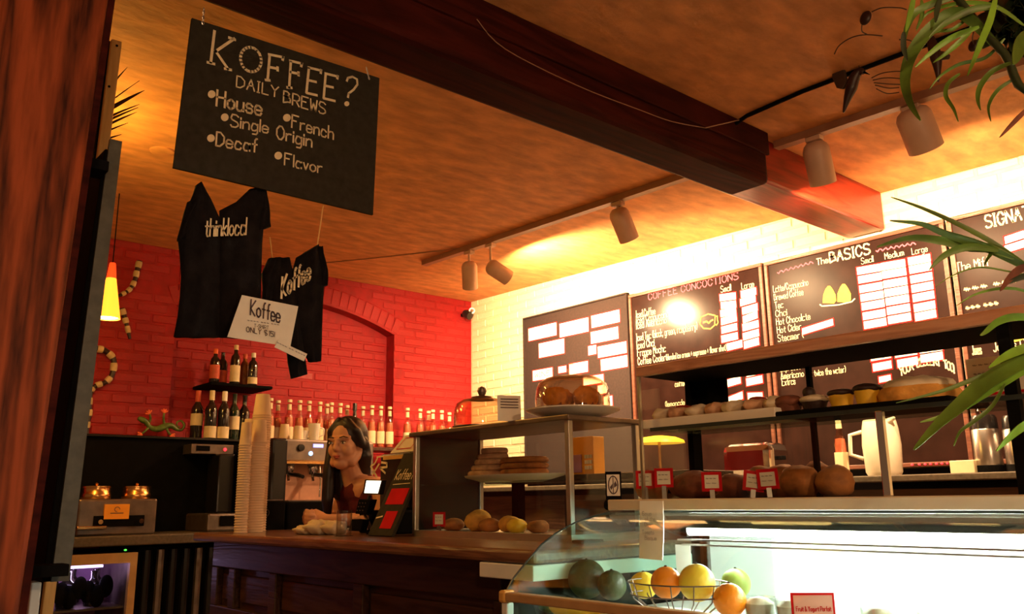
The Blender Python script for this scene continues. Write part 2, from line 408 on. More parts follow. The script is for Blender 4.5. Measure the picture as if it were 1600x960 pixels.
for r in range(24):
    z = Z0+CO*(r+.5); off = (r % 2)*.5
    for k in range(-13, 18):
        x = 1.16+BL*(k+off); x0, x1 = x, x+BL-.011; x1 = min(x1, XW-.004)
        if x1-x0 < .04: continue
        z0, z1 = z-CO/2+.005, min(z+CO/2-.005, ZC(YR)-.002)
        if z1-z0 < .02: continue
        mid = (x0+x1)/2
        inn = AX0 < mid < AX1 and z1 < arch_z(mid)
        jit = random.uniform(-.003, .003)
        if inn:
            x0, x1 = max(x0, AX0+.003), min(x1, AX1-.003); yy = YR+ND
            if z1 > arch_z(x0) or z1 > arch_z(x1): continue
        else:
            if AX0 < x1 and x0 < AX1:
                if z1 < arch_z(ac)-.02 and z0 < ASP+.16:
                    if x0 < AX0: x1 = min(x1, AX0-.004)
                    elif x1 > AX1: x0 = max(x0, AX1+.004)
                    else: continue
                elif z0 < max(arch_z(min(max(x0, AX0), AX1)), arch_z(min(max(x1, AX0), AX1)))+.155: continue
            elif AX0-.09 < x1 and x0 < AX1+.09 and ASP-.02 < z0 < ASP+.15 : continue
            yy = YR
            if x1-x0 < .03: continue
        c = Vector(((x0+x1)/2, yy+.0045+jit*.6, (z0+z1)/2)); d = (c-CAM).length
        items.append((c, (x1-x0, .016, z1-z0), I3, (2 if x0 > 2.9 else 1)/d if z > 1.55 and x0 > 1.2 else 0))
for k in range(26):                                            # ring of upright bricks over the arch
    a0 = math.asin(hw/AR); a = -a0*1.03+2.06*a0*(k+.5)/26
    rot = Matrix.Rotation(a, 3, 'Y'); c = Vector((ac, YR+.004, azc))+rot @ Vector((0, 0, AR+.077))
    items.append((c, (2.06*a0*AR/26-.010, .018, .142), rot, 9))
lay(wall_back, BR_R, items, 'red_brick')
# --- cream wall at X = XW
wall_right = struct(ob('wall_right', MB().box(XW, XW+.2, -2.2, YR, 0, 3.0), 'cream_mortar'))
RZ = Matrix.Rotation(math.radians(-90), 3, 'Z'); items = []
for r in range(22):
    z = Z0+CO*(r+.5)
    for k in range(-1, 32):
        y1 = YR-.004-BL*(k-(r % 2)*.5); y0 = y1-BL+.011; y1 = min(y1, YR-.02)
        if y1-y0 < .04 or y0 < -.3: continue
        z0, z1 = z-CO/2+.005, min(z+CO/2-.005, ZC((y0+y1)/2)-.002)
        if z1-z0 < .02: continue
        vis = y1 > 4.85 or z > 2.53
        c = Vector((XW+.003-.0+random.uniform(-.0018, .0018), (y0+y1)/2, (z0+z1)/2))
        if vis: items.append((c, (y1-y0, .016, z1-z0), RZ, (1+(y0 > .9))/(c-CAM).length))
lay(wall_right, BR_C, items, 'cream_brick')
# --- pillar and beam
def slab(corners0, corners1): return MB().add(list(corners0)+list(corners1), [(3, 2, 1, 0), (4, 5, 6, 7), (0, 1, 5, 4), (1, 2, 6, 5), (2, 3, 7, 6), (3, 0, 4, 7)])
pb, pt = .415-.155*.0, 0
def pil(x0, x1, y0, y1, z): return [(x0, y0, z), (x1, y0, z), (x1, y1, z), (x0, y1, z)]
pillar = thing('wooden_pillar', 'thick red-brown timber post with flame-like grain under the ceiling beam', 'pillar', (.36, 2.06, 0))
ob('post', slab(pil(.17, .383, 1.965, 2.165, 0), pil(.255, .472, 1.965, 2.165, 2.58)), 'pillar_wood', pillar, bev=.012)
ob('edge_shadow_strip', slab(pil(.383, .397, 1.975, 2.15, 0), pil(.472, .486, 1.975, 2.15, 2.58)), 'beam_wood', pillar)  # dark strip standing in for the shadow along the post's right edge
beam = thing('ceiling_beam', 'massive dark timber beam crossing the ceiling to the cream wall', 'beam', (2.5, 2.08, 2.58))
bx = MB().box(-1.55, 3.235, 1.965, 2.175, 2.565, ZC(2.0)+.004); ob('casing', bx, 'beam_wood', beam, bev=.025)
ob('casing_board', MB().box(-1.55, 3.23, 1.952, 1.967, 2.70, ZC(2.0)-.001), 'beam_wood', beam, bev=.004)
ob('core', MB().box(3.20, XW-.012, 2.00, 2.215, 2.595, ZC(2.0)+.003), 'beam_core_wood', beam, bev=.012)
# ================================================================== ceiling fixtures
t1 = ob('lighting_track', MB().add([(3.33, 2.20, ZC(2.20)-.034), (3.375, 2.20, ZC(2.20)-.034), (3.345, 4.78, ZC(4.78)-.034), (3.30, 4.78, ZC(4.78)-.034), (3.33, 2.20, ZC(2.20)), (3.375, 2.20, ZC(2.20)), (3.345, 4.78, ZC(4.78)), (3.30, 4.78, ZC(4.78))],
        [(3, 2, 1, 0), (4, 5, 6, 7), (0, 1, 5, 4), (1, 2, 6, 5), (2, 3, 7, 6), (3, 0, 4, 7)]), 'track_metal')
tag(t1, 'long ceiling light track running from the beam towards the red wall', 'light track')
t2 = ob('lighting_track', MB().add([(3.35, -.4, ZC(-.4)-.034), (3.395, -.4, ZC(-.4)-.034), (3.375, 1.99, ZC(1.99)-.034), (3.33, 1.99, ZC(1.99)-.034), (3.35, -.4, ZC(-.4)), (3.395, -.4, ZC(-.4)), (3.375, 1.99, ZC(1.99)), (3.33, 1.99, ZC(1.99))],
        [(3, 2, 1, 0), (4, 5, 6, 7), (0, 1, 5, 4), (1, 2, 6, 5), (2, 3, 7, 6), (3, 0, 4, 7)]), 'track_metal')
tag(t2, 'ceiling light track running from the beam end past the bird mobile', 'light track')
def spot(x, y, ztop, d, L, r, label, power, ang=100):
    """can spotlight: pivot at (x, y), axis d, length L"""
    d = Vector(d).normalized(); zr = ZC(y)-.034
    t = thing('track_spotlight', label, 'spotlight', (x, y, zr), 'can spotlights on the ceiling tracks')
    ob('adapter', MB().box(x-.02, x+.02, y-.035, y+.035, zr-.022, zr), 'white_metal', t, bev=.004)
    back = Vector((x, y, ztop))
    ob('stem', MB().tube([(x, y, zr-.02), back], .008), 'white_metal', t)
    o = back-d*L*.12-Vector((0, 0, r*.75 if abs(d.z) < .7 else .0))
    prof = [(.15*r, 0), (.55*r, .02*L), (.85*r, .09*L), (r, .20*L), (r, L), (r*.92, L), (r*.92, .30*L), (.02*r, .28*L)]
    ob('can', MB().lathe(prof, o, 28, d), 'white_metal', t, smooth=True)
    ob('bulb', MB().lathe([(.2*r, .30*L), (.55*r, .45*L), (.75*r, .62*L), (.7*r, .68*L), (.01, .70*L)], o, 20, d), 'bulb', t, smooth=True)
    ld = bpy.data.lights.new('spot_beam', 'SPOT'); ld.energy = power; ld.color = SPOT_C; ld.spot_size = math.radians(ang); ld.spot_blend = .35; ld.shadow_soft_size = .03
    lo = bpy.data.objects.new('spot_beam', ld); COL.objects.link(lo); lo.parent = t
    lo.location = (o+d*L*.98)-t.location; lo.rotation_euler = d.to_track_quat('-Z', 'Y').to_euler()
    return t
spot(3.335, 4.28, 2.72, (.36, .40, -.84), .185, .052, 'can spotlight pointing straight down at the far end of the track, near the red wall', SPOT_W*.55, 172)
spot(3.335, 4.06, 2.70, (.95, -.12, -.42), .165, .052, 'can spotlight tipped almost level towards the cream wall beside a downward can', SPOT_W*1.8, 172)
spot(3.35, 2.975, 2.735, (.56, .06, -.82), .19, .056, 'single can spotlight between the far pair and the beam', SPOT_W*1.3, 172)
spot(3.355, 1.80, 2.725, (.46, .12, -.86), .195, .058, 'can spotlight hanging close to the reddish beam end', SPOT_W*.9, 172)
spot(3.375, 1.375, 2.735, (.58, .0, -.80), .185, .070, 'can spotlight beside the bird mobile and the hanging plant', SPOT_W*1.2, 172)
# ceiling cable, round plate, camera
cb = MB(); p0 = (2.985, 2.10, ZC(2.1)-.012)
cb.tube([(2.98, 1.96, ZC(1.96)-.03), (2.985, 1.90, ZC(1.9)-.010), (2.96, 1.62, ZC(1.62)-.009), (2.965, 1.2, ZC(1.2)-.009), (2.975, .5, ZC(.5)-.009), (2.98, -.3, ZC(-.3)-.009)], .009, 6)
tag(ob('ceiling_cable', cb, 'black', smooth=True), 'dark cable running over the ceiling beside the bird mobile', 'cable')
cb = MB(); P = [at(x, y, 'y', 1.944) for x, y in ((745, 30), (790, 77), (905, 135), (1000, 172), (1050, 190), (1102, 200))]
cb.tube(smoothpts(P), .0018, 5); cb.tube([P[-1], (2.99, 1.93, ZC(1.93)-.014)], .0025, 5); tag(ob('beam_wire', cb, 'track_metal'), 'thin pale wire tacked along the dark beam', 'wire')
cb = MB(); cb.tube([(x, y, ZC(y)-.003) for x, y in ((2.62, 5.58), (3.0, 4.95), (3.28, 4.42), (3.36, 4.25))], .004, 5); tag(ob('ceiling_wire', cb, 'track_metal'), 'thin wire over the ceiling from the red wall to the spotlight track', 'wire')
pl = at(254, 236, 'z', ZC(3.9)); tag(ob('ceiling_cover_plate', MB().lathe([(.048, -.012), (.056, -.008), (.058, 0)], (pl.x, pl.y, ZC(pl.y)), 24), 'ceiling_plaster', smooth=True), 'small round cover plate on the yellow-lit ceiling above the chalk sign', 'cover plate')
sc_ = at(731, 492, 'y', 5.53); t = thing('security_camera', 'small dark dome security camera with a white ring in the wall corner', 'camera', sc_)
ob('bracket', MB().box(sc_.x-.012, sc_.x+.012, sc_.y+.02, YR-.008, sc_.z-.005, sc_.z+.02), 'black', t)
ob('body', MB().lathe([(.01, -.045), (.03, -.04), (.038, -.01), (.036, .03), (.01, .04)], sc_, 20, (.2, -1, -.5)), 'black_gloss', t, smooth=True)
ob('lens_ring', MB().lathe([(.014, 0), (.026, 0), (.026, .008), (.014, .008)], sc_+Vector((.015, -.035, .03)), 20, (-.5, -1, -.1), closed=True), 'sticker_white', t, smooth=True)
# pendant lamps: one in view, unseen twins added behind the post and the camera for extra light
def pendant(label, p, Hh, power, col, up=0):
    p = Vector(p); zc = ZC(p.y); t = thing('pendant_lamp', label, 'lamp', (p.x, p.y, zc), 'orange cone pendant lamps')
    ob('cord', MB().tube([(p.x, p.y, zc), (p.x, p.y, p.z+Hh)], .003, 6), 'black', t)
    ob('shade_tip', MB().lathe([(.014, Hh), (.016, Hh-.004), (.025, Hh*.72), (.0235, Hh*.72), (.013, Hh-.01)], p, 24, closed=True), 'pend_tip', t, smooth=True)
    ob('shade', MB().lathe([(.025, Hh*.72), (.062, 0), (.060, 0), (.0235, Hh*.72)], p, 28, closed=True), 'pend_glass', t, smooth=True)
    ob('bulb', MB().ell(p+Vector((0, 0, .012)), .052, .052, .014), 'bulb', t, smooth=True)
    ld = bpy.data.lights.new('pendant_light', 'POINT'); ld.energy = power; ld.color = col; ld.shadow_soft_size = .06
    lo = bpy.data.objects.new('pendant_light', ld); COL.objects.link(lo); lo.parent = t; lo.location = (0, 0, p.z-.04-zc)
    if up:  # second point light above the shade, added to brighten the ceiling
        l2 = lo.copy(); l2.data = ld.copy(); l2.data.energy = up; COL.objects.link(l2); l2.location = (.0, 0, p.z+Hh+.05-zc)
lp = at(168, 498, 'y', 4.7); Hh = at(168, 410, 'y', 4.7).z-lp.z
pendant('glowing orange cone-shaped pendant lamp in front of the red wall', lp, Hh, PEND_W, (1, .60, .14))
pendant('unseen orange cone pendant lamp added behind the timber post to light the ceiling', (.74, 3.70, 2.16), Hh, PEND_FILL*.3, (1, .56, .10), PEND_FILL)
pendant('unseen orange cone pendant lamp added over the seating area as front fill, near the timber post', (-.55, -1.1, 2.05), Hh, SEAT_FILL, (1, .60, .30))
pendant('unseen orange cone pendant lamp added over the seating area as front fill, near the display case', (1.0, -1.5, 2.05), Hh, SEAT_FILL, (1, .60, .30))
# ================================================================== things around the pillar
pn = thing('divider_screen', 'tall black divider screen with a grey-green front edge behind the timber post', 'divider', (.57, 2.4, 1.04))
a0, a1 = .535, .588
ob('board', MB().add([(.505, 2.20, 1.035), (.53, 2.20, 1.035), (.53, 2.85, 1.035), (.505, 2.85, 1.035), (.545, 2.20, 2.085), (.572, 2.20, 2.085), (.572, 2.85, 2.085), (.545, 2.85, 2.085)], [(3, 2, 1, 0), (4, 5, 6, 7), (0, 1, 5, 4), (1, 2, 6, 5), (2, 3, 7, 6), (3, 0, 4, 7)]), 'black', pn, bev=.004)
ob('edge_strip', MB().add([(.521, 2.19, 1.035), (.558, 2.19, 1.035), (.558, 2.202, 1.035), (.521, 2.202, 1.035), (.552, 2.19, 2.11), (.581, 2.19, 2.11), (.581, 2.202, 2.11), (.552, 2.202, 2.11)], [(3, 2, 1, 0), (4, 5, 6, 7), (0, 1, 5, 4), (1, 2, 6, 5), (2, 3, 7, 6), (3, 0, 4, 7)]), 'panel_edge', pn)
for z in (1.07, 2.02): ob('bracket', MB().box(.42+.03*(z > 2), .54, 2.13, 2.20, z-.02, z+.005), 'black', pn)
wpx = at(52, 915, 'y', 2.3)
tag(ob('white_post', MB().box(wpx.x-.011, wpx.x+.011, 2.27, 2.33, 0, 1.03), 'white_enamel', bev=.003), 'narrow white painted post standing under the black panel', 'post')
pk = thing('wooden_board', 'tall dark board with a pale yellow wooden edge behind the black panel', 'board', (.64, 2.75, 0))
zt = 2.60
ob('plank', slab([(.60, 2.61, 0), (.613, 2.61, 0), (.613, 2.9, 0), (.60, 2.9, 0)], [(.622, 2.61, zt), (.635, 2.61, zt), (.635, 2.9, zt-.0), (.622, 2.9, zt)]), 'black', pk)
ob('edge_batten', slab([(.585, 2.59, 0), (.612, 2.59, 0), (.612, 2.612, 0), (.585, 2.612, 0)], [(.630, 2.59, zt), (.660, 2.59, zt), (.660, 2.612, zt), (.630, 2.612, zt)]), 'pale_wood', pk, bev=.003)
for z in (2.58, 2.44): ob('nail', MB().lathe([(.004, 0), (.003, .003)], (.645-.01*(z < 2.5), 2.588, z), 8, (0, -1, 0)), 'black', pk)
fr_ = thing('palm_frond', 'dried dark palm frond fanning out beside the pale board edge', 'frond', (.66, 2.75, 2.2))
root = at(158, 200, 'y', 2.75)
for (x0, y0, x1, y1, w) in ((178, 136, 199, 105, .006), (172, 162, 218, 126, .004), (171, 172, 226, 141, .013), (168, 184, 218, 163, .007), (166, 190, 216, 168, .008), (164, 198, 214, 175, .008), (162, 208, 200, 192, .006), (154, 222, 190, 210, .008), (146, 236, 185, 222, .009)):
    p, q = at(x0-9, y0+4, 'y', 2.95), at(x1, y1, 'y', 3.0); ob('leaflet', MB().leaf(bez(p, (p+q)/2+Vector((0, 0, .004)), q, 5), [w, w*1.1, w, w*.8, w*.5, .001], (0, -1, .2)), 'leaf_dry', fr_)
ob('rachis', MB().tube([at(168, 140, 'y', 2.95), at(152, 200, 'y', 2.95), at(140, 236, 'y', 2.95), at(120, 330, 'y', 2.95)], .004, 6), 'leaf_dry', fr_)
ob('stalk_end', MB().tube([at(152, 200, 'y', 2.95), (.625, 2.895, at(152, 200, 'y', 2.95).z-.02)], .004, 6), 'leaf_dry', fr_)
# ================================================================== hanging chalk sign, shirts, notice
YS = 2.20; U, V_, NY = Vector((1, 0, 0)), Vector((0, 0, 1)), Vector((0, -1, 0))
sg = thing('chalk_sign', 'black hanging chalk sign listing the daily brews in cream lettering', 'sign', (1.03, YS, 2.05))
SG = [at(300, 28, 'y', YS), at(593, 122, 'y', YS), at(583, 336, 'y', YS), at(271, 262, 'y', YS)]
ob('board', MB().prism(SG, (0, .008, 0)), 'chalk_black', sg)
def sgp(x, y): return at(260+x*.3543, 10+y*.3542, 'y', YS-.0006)          # from a close view of the sign
def sgt(t, x0, y0, x1, y1, h, sw=.12):
    a, c = sgp(x0, y0), sgp(x1, y1); d = c-a; b = MB()
    b.text(t, a, d.normalized(), V_, h*.00068, sw=sw, nrm=NY, width=d.length); return b
L = MB()
def seg(pts, w=.008):
    L.stroke([sgp(*p) for p in pts], w, NY)
for pts in (((212, 108), (195, 250)), ((300, 142), (215, 200)), ((215, 195), (272, 278)), ((180, 247), (212, 255)), ((256, 275), (286, 281)), ((275, 138), (303, 148)),
            ((455, 215), (446, 325)), ((450, 212), (515, 225)), ((515, 222), (512, 238)), ((452, 268), (492, 276)), ((490, 268), (490, 285)), ((436, 325), (456, 327)),
            ((548, 244), (541, 360)), ((543, 240), (597, 253)), ((597, 250), (594, 266)), ((546, 290), (583, 298)), ((582, 290), (582, 306)), ((531, 358), (553, 360)),
            ((628, 272), (617, 382)), ((625, 270), (682, 284)), ((682, 280), (680, 296)), ((620, 325), (660, 334)), ((617, 382), (664, 393)),
            ((702, 298), (693, 406)), ((699, 296), (755, 310)), ((755, 306), (753, 320)), ((697, 350), (735, 358)), ((693, 406), (743, 418))): seg(pts)
seg([(372+46*math.sin(a), 235-54*math.cos(a)+6*math.sin(a)) for a in [2*math.pi*i/20 for i in range(21)]], .0085)
LK = L; L = MB()
seg([(795, 330), (800, 316), (820, 311), (840, 322), (842, 345), (825, 368), (803, 385), (800, 402)], .007)
def dot(x, y, r=17): L.prism([sgp(x+r*math.cos(a), y+r*math.sin(a)) for a in [2*math.pi*i/14 for i in range(14)]], NY*.0012)
ob('question_mark', L, 'chalk_cream', sg); L = MB(); dot(795, 430, 11); ob('question_dot', L, 'chalk_cream', sg); L = LK
LL = L
for x, y in ((199, 388), (257, 490), (196, 582), (531, 492), (493, 659)):
    L = MB(); dot(x, y); ob('bullet', L, 'chalk_cream', sg)
L = LL
for a in (('DAILY', 308, 355, 492, 403, 50), ('BREWS', 515, 424, 700, 477, 55), ('House', 220, 440, 418, 482, 72), ('French', 552, 535, 735, 588, 60), ('Single', 282, 530, 448, 560, 55), ('Origin', 485, 583, 640, 622, 60), ('Decaf', 218, 615, 398, 645, 60), ('Flavor', 520, 700, 685, 738, 55)):
    ob('lettering', sgt(*a), 'chalk_cream', sg)
ob('heading', L, 'chalk_cream', sg)
for (x, y, xt, yt) in ((317, 38, 320, -6), (577, 124, 573, 80)):
    p, q = at(x, y, 'y', YS), at(xt, yt, 'y', 2.19)
    q.z = min(q.z, 2.563)
    c = MB(); N = 6
    for i in range(N):
        m = p.lerp(q, (i+.5)/N); h = (q-p).length/N*.62; ax = Vector((1, 0, 0)) if i % 2 else Vector((0, 1, 0)); d = (q-p).normalized(); s = d.cross(ax).normalized()
        c.tube([m+d*h*math.cos(a)+s*h*.55*math.sin(a) for a in [2*math.pi*k/10 for k in range(11)]], .0013, 5, False)
    ob('chain', c, 'steel', sg)
def shp(x, y, yy=2.24): return at(250+x*.3542, 270+y*.3542, 'y', yy)      # from a close view of the shirts
def edge(L_, n=9):
    P = [Vector(p) for p in L_]; d = [0]
    for a, b_ in zip(P, P[1:]): d.append(d[-1]+(b_-a).length)
    out = []
    for i in range(n):
        s = d[-1]*i/(n-1)
        for k in range(len(P)-1):
            if s <= d[k+1]+1e-9: out.append(P[k].lerp(P[k+1], (s-d[k])/max(d[k+1]-d[k], 1e-9))); break
    return out
def shirt(label, patches, yy, txt, mat='black_cloth'):
    t = thing('tshirt', label, 't-shirt', shp(*patches[0][0][-1], yy), 'black shirts hanging below the chalk sign')
    b = MB()
    for i, (l, r) in enumerate(patches): b.patch(edge([shp(*p, yy) for p in l]), edge([shp(*p, yy) for p in r]), 10, (0, 1, 0), .035, .006, i*1.3)
    ob('fabric', b, mat, t, smooth='all')
    b = MB()
    for (s, x0, y0, x1, y1, h, sw) in txt:
        a, c = shp(x0, y0, yy-.029), shp(x1, y1, yy-.029); b.text(s, a, (c-a).normalized(), V_, h*.0007, sw=sw, nrm=NY, width=(c-a).length)
    ob('print', b, 'chalk_cream', t); return t
s1 = shirt('large black t-shirt with pale lettering across the chest, hung from the chalk sign', [
    (((165, 50), (118, 160), (75, 290), (95, 420), (85, 600), (60, 725)), ((172, 48), (240, 140), (262, 165), (265, 300), (265, 500), (262, 728))),
    (((395, 72), (330, 135), (262, 165), (262, 300), (262, 500), (260, 728)), ((470, 85), (476, 160), (452, 255), (447, 420), (444, 560), (440, 728))),
    (((420, 80), (430, 180), (425, 258)), ((470, 85), (482, 170), (488, 240))),
    (((120, 130), (95, 220), (75, 295)), ((165, 130), (150, 220), (125, 305)))], 2.245, [('thinklocal', 197, 282, 378, 274, 72, .085)])
s2 = shirt('smaller black t-shirt with lettering, hanging crooked behind the white notice', [
    (((480, 378), (462, 420), (490, 560), (550, 700), (565, 830), (582, 910)), ((570, 380), (580, 390), (600, 500), (620, 700), (640, 830), (648, 890))),
    (((600, 376), (585, 385), (590, 500), (600, 650), (620, 760), (655, 836)), ((700, 315), (715, 400), (722, 510), (716, 620), (714, 740), (710, 832))),
    (((690, 330), (700, 430), (702, 500)), ((712, 330), (733, 430), (735, 500))),
    (((480, 378), (452, 440), (452, 560)), ((510, 385), (505, 480), (490, 590)))], 2.245, [('Koffee', 535, 555, 662, 470, 90, .10)])
for (x0, y0, x1, y1) in ((720, 145, 694, 318), (484, 285, 496, 378)):
    p, q = shp(x0, y0, 2.215), shp(x1, y1, 2.24); p.z = max(p.z, q.z+.03)
    tag(ob('string', MB().tube([p, q], .002, 5), 'pale_wood'), 'pale string holding up the %s shoulder of the smaller black shirt' % ('sleeved' if x0 > 600 else 'drooping'), 'string')
nt_ = thing('paper_notice', 'white paper notice pinned over the hanging black shirts', 'notice', shp(450, 730, 2.19))
NP = [shp(*p, 2.192) for p in ((362, 540), (610, 590), (575, 768), (297, 725))]
ob('sheet', MB().prism(NP, (0, .0015, 0)), 'paper', nt_)
ob('strip', MB().prism([shp(*p, 2.188) for p in ((520, 740), (650, 800), (635, 832), (505, 770))], (0, .0015, 0)), 'paper', nt_)
b = MB()
for (s, x0, y0, x1, y1, h, sw) in (('Koffee', 398, 628, 528, 662, 62, .10), ('~~~~ ~~~ ~~~', 385, 655, 525, 675, 8, .14), ('T-SHIRT', 415, 683, 478, 692, 14, .12), ('ONLY $15!', 380, 702, 505, 725, 20, .14), ('~~~~ ~~ ~~~~', 515, 752, 640, 812, 8, .14)):
    a, c = shp(x0, y0, 2.1905), shp(x1, y1, 2.1905)
    if y0 == 752: a, c = shp(x0, y0, 2.1865), shp(x1, y1, 2.1865)
    b.text(s, a, (c-a).normalized(), V_, h*.0007, sw=sw, nrm=NY, width=(c-a).length)
ob('print', b, 'ink', nt_)
# ================================================================== menu boards on the cream wall
XB = 4.345; UY = Vector((0, -1, 0)); NX = Vector((-1, 0, 0))
def mboard(label, y1, y0, zt, zb, mat, fmat, fw_=.022):
    t = thing('menu_board', label, 'menu board', (XB, (y0+y1)/2, zb), 'menu boards on the cream wall')
    ob('board', MB().box(XB, XB+.02, y0, y1, zb, zt), mat, t)
    if fmat:
        for (a, b_, c, d) in ((y0, y1, zt-fw_, zt), (y0, y1, zb, zb+fw_)): ob('frame_rail', MB().box(XB-.014, XB+.022, a, b_, c, d), fmat, t, bev=.003)
        for (a, b_) in ((y0, y0+fw_), (y1-fw_, y1)): ob('frame_stile', MB().box(XB-.014, XB+.022, a, b_, zb+fw_, zt-fw_), fmat, t, bev=.003)
    return t
def stick(t, p0, p1, h, tilt=0, border=True):
    """paper price strip between two pixels (its left and right ends) on the board"""
    a, c = at(*p0, 'x', XB-.003), at(*p1, 'x', XB-.003); d = (c-a); y0, y1 = c.y, a.y; z = (a.z+c.z)/2+0; dz = (c.z-a.z)/2 if tilt else 0
    e = .006
    if border: ob('sticker_border', MB().prism([(XB-.0012, y1+e, z-dz-h/2-e), (XB-.0012, y0-e, z+dz-h/2-e), (XB-.0012, y0-e, z+dz+h/2+e), (XB-.0012, y1+e, z-dz+h/2+e)], (.002, 0, 0)), 'red_print', t)
    return ob('sticker', MB().prism([(XB-.0025, y1, z-dz-h/2), (XB-.0025, y0, z+dz-h/2), (XB-.0025, y0, z+dz+h/2), (XB-.0025, y1, z-dz+h/2)], (.002, 0, 0)), 'sticker_white', t)
ZB = 1.34
m0 = mboard('black felt notice board with scattered white labels, nearest the wall corner', 4.885, 3.805, 2.592, ZB, 'black_felt', 'black_felt', .012)
c2 = lambda x, y: (800+x*.2708, 420+y*.2708)
WRD = ['SANDWICHES', 'PANINI', 'SALADS', 'WRAPS', 'SOUP', '5.95', 'QUICHE', 'BAGELS', 'JUICE', 'WINE', '6.50', 'BEER', '4.50', '3.95']
tx = MB()
for w_, (x0, x1, yc, h) in zip(WRD, ((95, 255, 365, 75), (275, 440, 340, 80), (458, 620, 290, 68), (455, 612, 385, 66), (155, 300, 460, 85), (440, 485, 470, 50), (495, 660, 468, 62), (513, 665, 545, 62), (330, 437, 573, 60), (120, 232, 610, 60), (268, 312, 582, 36), (412, 527, 642, 46), (495, 543, 697, 46), (530, 578, 765, 52))):
    sl = .19*(x1-x0)/2
    stick(m0, c2(x0, yc+sl), c2(x1, yc-sl), h*.00128, 0)
    if w_ == 'WINE':
        a, c = at(*c2(x0+12, yc+20), 'x', XB-.003), at(*c2(x1-12, yc+5), 'x', XB-.003); tx.text(w_, a, UY, V_, h*.0006, sw=.13, nrm=NX, width=a.y-c.y)
ob('lettering', tx, 'chalk_orange', m0)
m1 = mboard('black chalk menu board of iced drinks with pink title and two price columns', 3.790, 2.737, 2.567, ZB, 'menu_black', 'board_frame')
m2 = mboard('black chalk menu board of basic drinks with three price columns and yellow pots', 2.722, 1.683, 2.562, ZB, 'menu_dark', 'board_frame')
m3 = mboard('black chalk menu board of signature drinks seen behind the plant leaves', 1.668, .62, 2.560, ZB, 'menu_dark', 'board_frame')
def mt(tb, s, p, h, x1=None, sw=.088, w=.62, gap=1.0, mat='chalk_cream'):
    mb = MB()
    a = at(*p, 'x', XB-.001); wd = None
    if x1: wd = abs(a.y-at(*x1, 'x', XB-.001).y)
    mb.text(s, a, UY, V_, h, sw=sw, nrm=NX, width=wd, w=w, gap=gap); ob('lettering', mb, mat, tb)
c1 = lambda x, y: (990+x/6, 430+y/6)
tx = MB()
for s, p, q in (('Iced Coffee', (25, 405), (205, 372)), ('Iced Cappuccino', (25, 458), (330, 405)), ('Iced Americano', (25, 508), (310, 470)), ('Iced Tea (black, green, raspberry)', (28, 560), (600, 480)), ('Iced Chai', (30, 694), (195, 660)), ('Frappe Mocha', (38, 765), (300, 715)), ('Coffee Cooler', (42, 845), (300, 795))):
    if s.startswith('Iced Tea'): p, q = (28, 620), (600, 520)
    mt(m1, s, c1(*p), .050, c1(*q))
mt(m1, '(blended ice cream + espresso + flavor shot)', c1(305, 800), .038, c1(870, 700))
mt(m1, 'Small', c1(820, 165), .040, c1(915, 150)); mt(m1, 'Large', c1(1015, 135), .040, c1(1130, 115))
for s, p, q, h in (('coffee', (1055, 605), (1072, 600), .04), ('(lemonade + flavor shot)', (1040, 636), (1118, 618), .034)):
    mt(m1, s, p, h, q)
tx = MB(); mt(m1, 'COFFEE CONCOCTIONS', c1(140, 236), .044, c1(985, 76), sw=.12, mat='chalk_pink')
tx = MB(); cpt = [(-70, 20), (-60, -45), (0, -75), (60, -60), (55, 30), (20, 65), (-40, 60), (-70, 20)]
tx.stroke([at(*c1(700+x*1.1, 440+y), 'x', XB-.001) for x, y in cpt], .008, NX); tx.stroke([at(*c1(765+x, 430+y), 'x', XB-.001) for x, y in ((0, -40), (22, -45), (22, -10), (28, 15), (14, 40), (-5, 30))], .007, NX)
tx.stroke([at(*c1(700+x, 440+y), 'x', XB-.001) for x, y in ((-45, 5), (-15, -5), (5, 12), (25, -10), (45, -20))], .010, NX)
ob('cup_drawing', tx, 'chalk_orange', m1)
for (y0, y1, x0, x1) in ((165, 165, 1198, 1290), (210, 212, 1205, 1292), (257, 250, 1202, 1292), (303, 290, 1206, 1296), (352, 342, 1208, 1298), (404, 395, 1208, 1302), (450, 440, 1240, 1328), (146, 136, 1320, 1408), (193, 180, 1316, 1404), (242, 228, 1328, 1416), (292, 272, 1332, 1416), (338, 325, 1330, 1422), (390, 376, 1332, 1424), (438, 426, 1338, 1424), (608, 596, 1226, 1318), (662, 648, 1230, 1318), (762, 738, 1242, 1330), (566, 556, 1350, 1438), (602, 592, 1352, 1438), (652, 645, 1352, 1444), (735, 745, 1360, 1445)):
    stick(m1, c2(x0, y0+4), c2(x1, y1-8), .044, 1)
c3 = lambda x, y: (1180+x*.3022, 310+y*.3021)
tx = MB()
for i, (s, xe) in enumerate((('Latte/Cappuccino', 275), ('Brewed Coffee', 250), ('Tea', 145), ('Chai', 165), ('Hot Chocolate', 285), ('Hot Cider', 238), ('Steamer (', 250))):
    x0 = 95+i*4; y0 = 488+i*42.5; mt(m2, s, c3(x0, y0), .040, c3(xe, y0-.20*(xe-x0)))
for s, x0, y0, xe, h in (('Espresso', 130, 898, 236, .038), ('Americano (', 134, 937, 268, .038), ('Extras', 140, 970, 208, .040), ('2x twice the water)', 275, 925, 468, .036), ('Small', 550, 342, 612, .034), ('Medium', 672, 316, 770, .034), ('Large', 812, 292, 892, .034), ('Single', 605, 790, 690, .030), ('Double', 730, 775, 820, .030), ('Triple', 858, 752, 930, .030)):
    mt(m2, s, c3(x0, y0), h, c3(xe, y0-.19*(xe-x0)))
n = 'YOUR DESSERT TOO!'
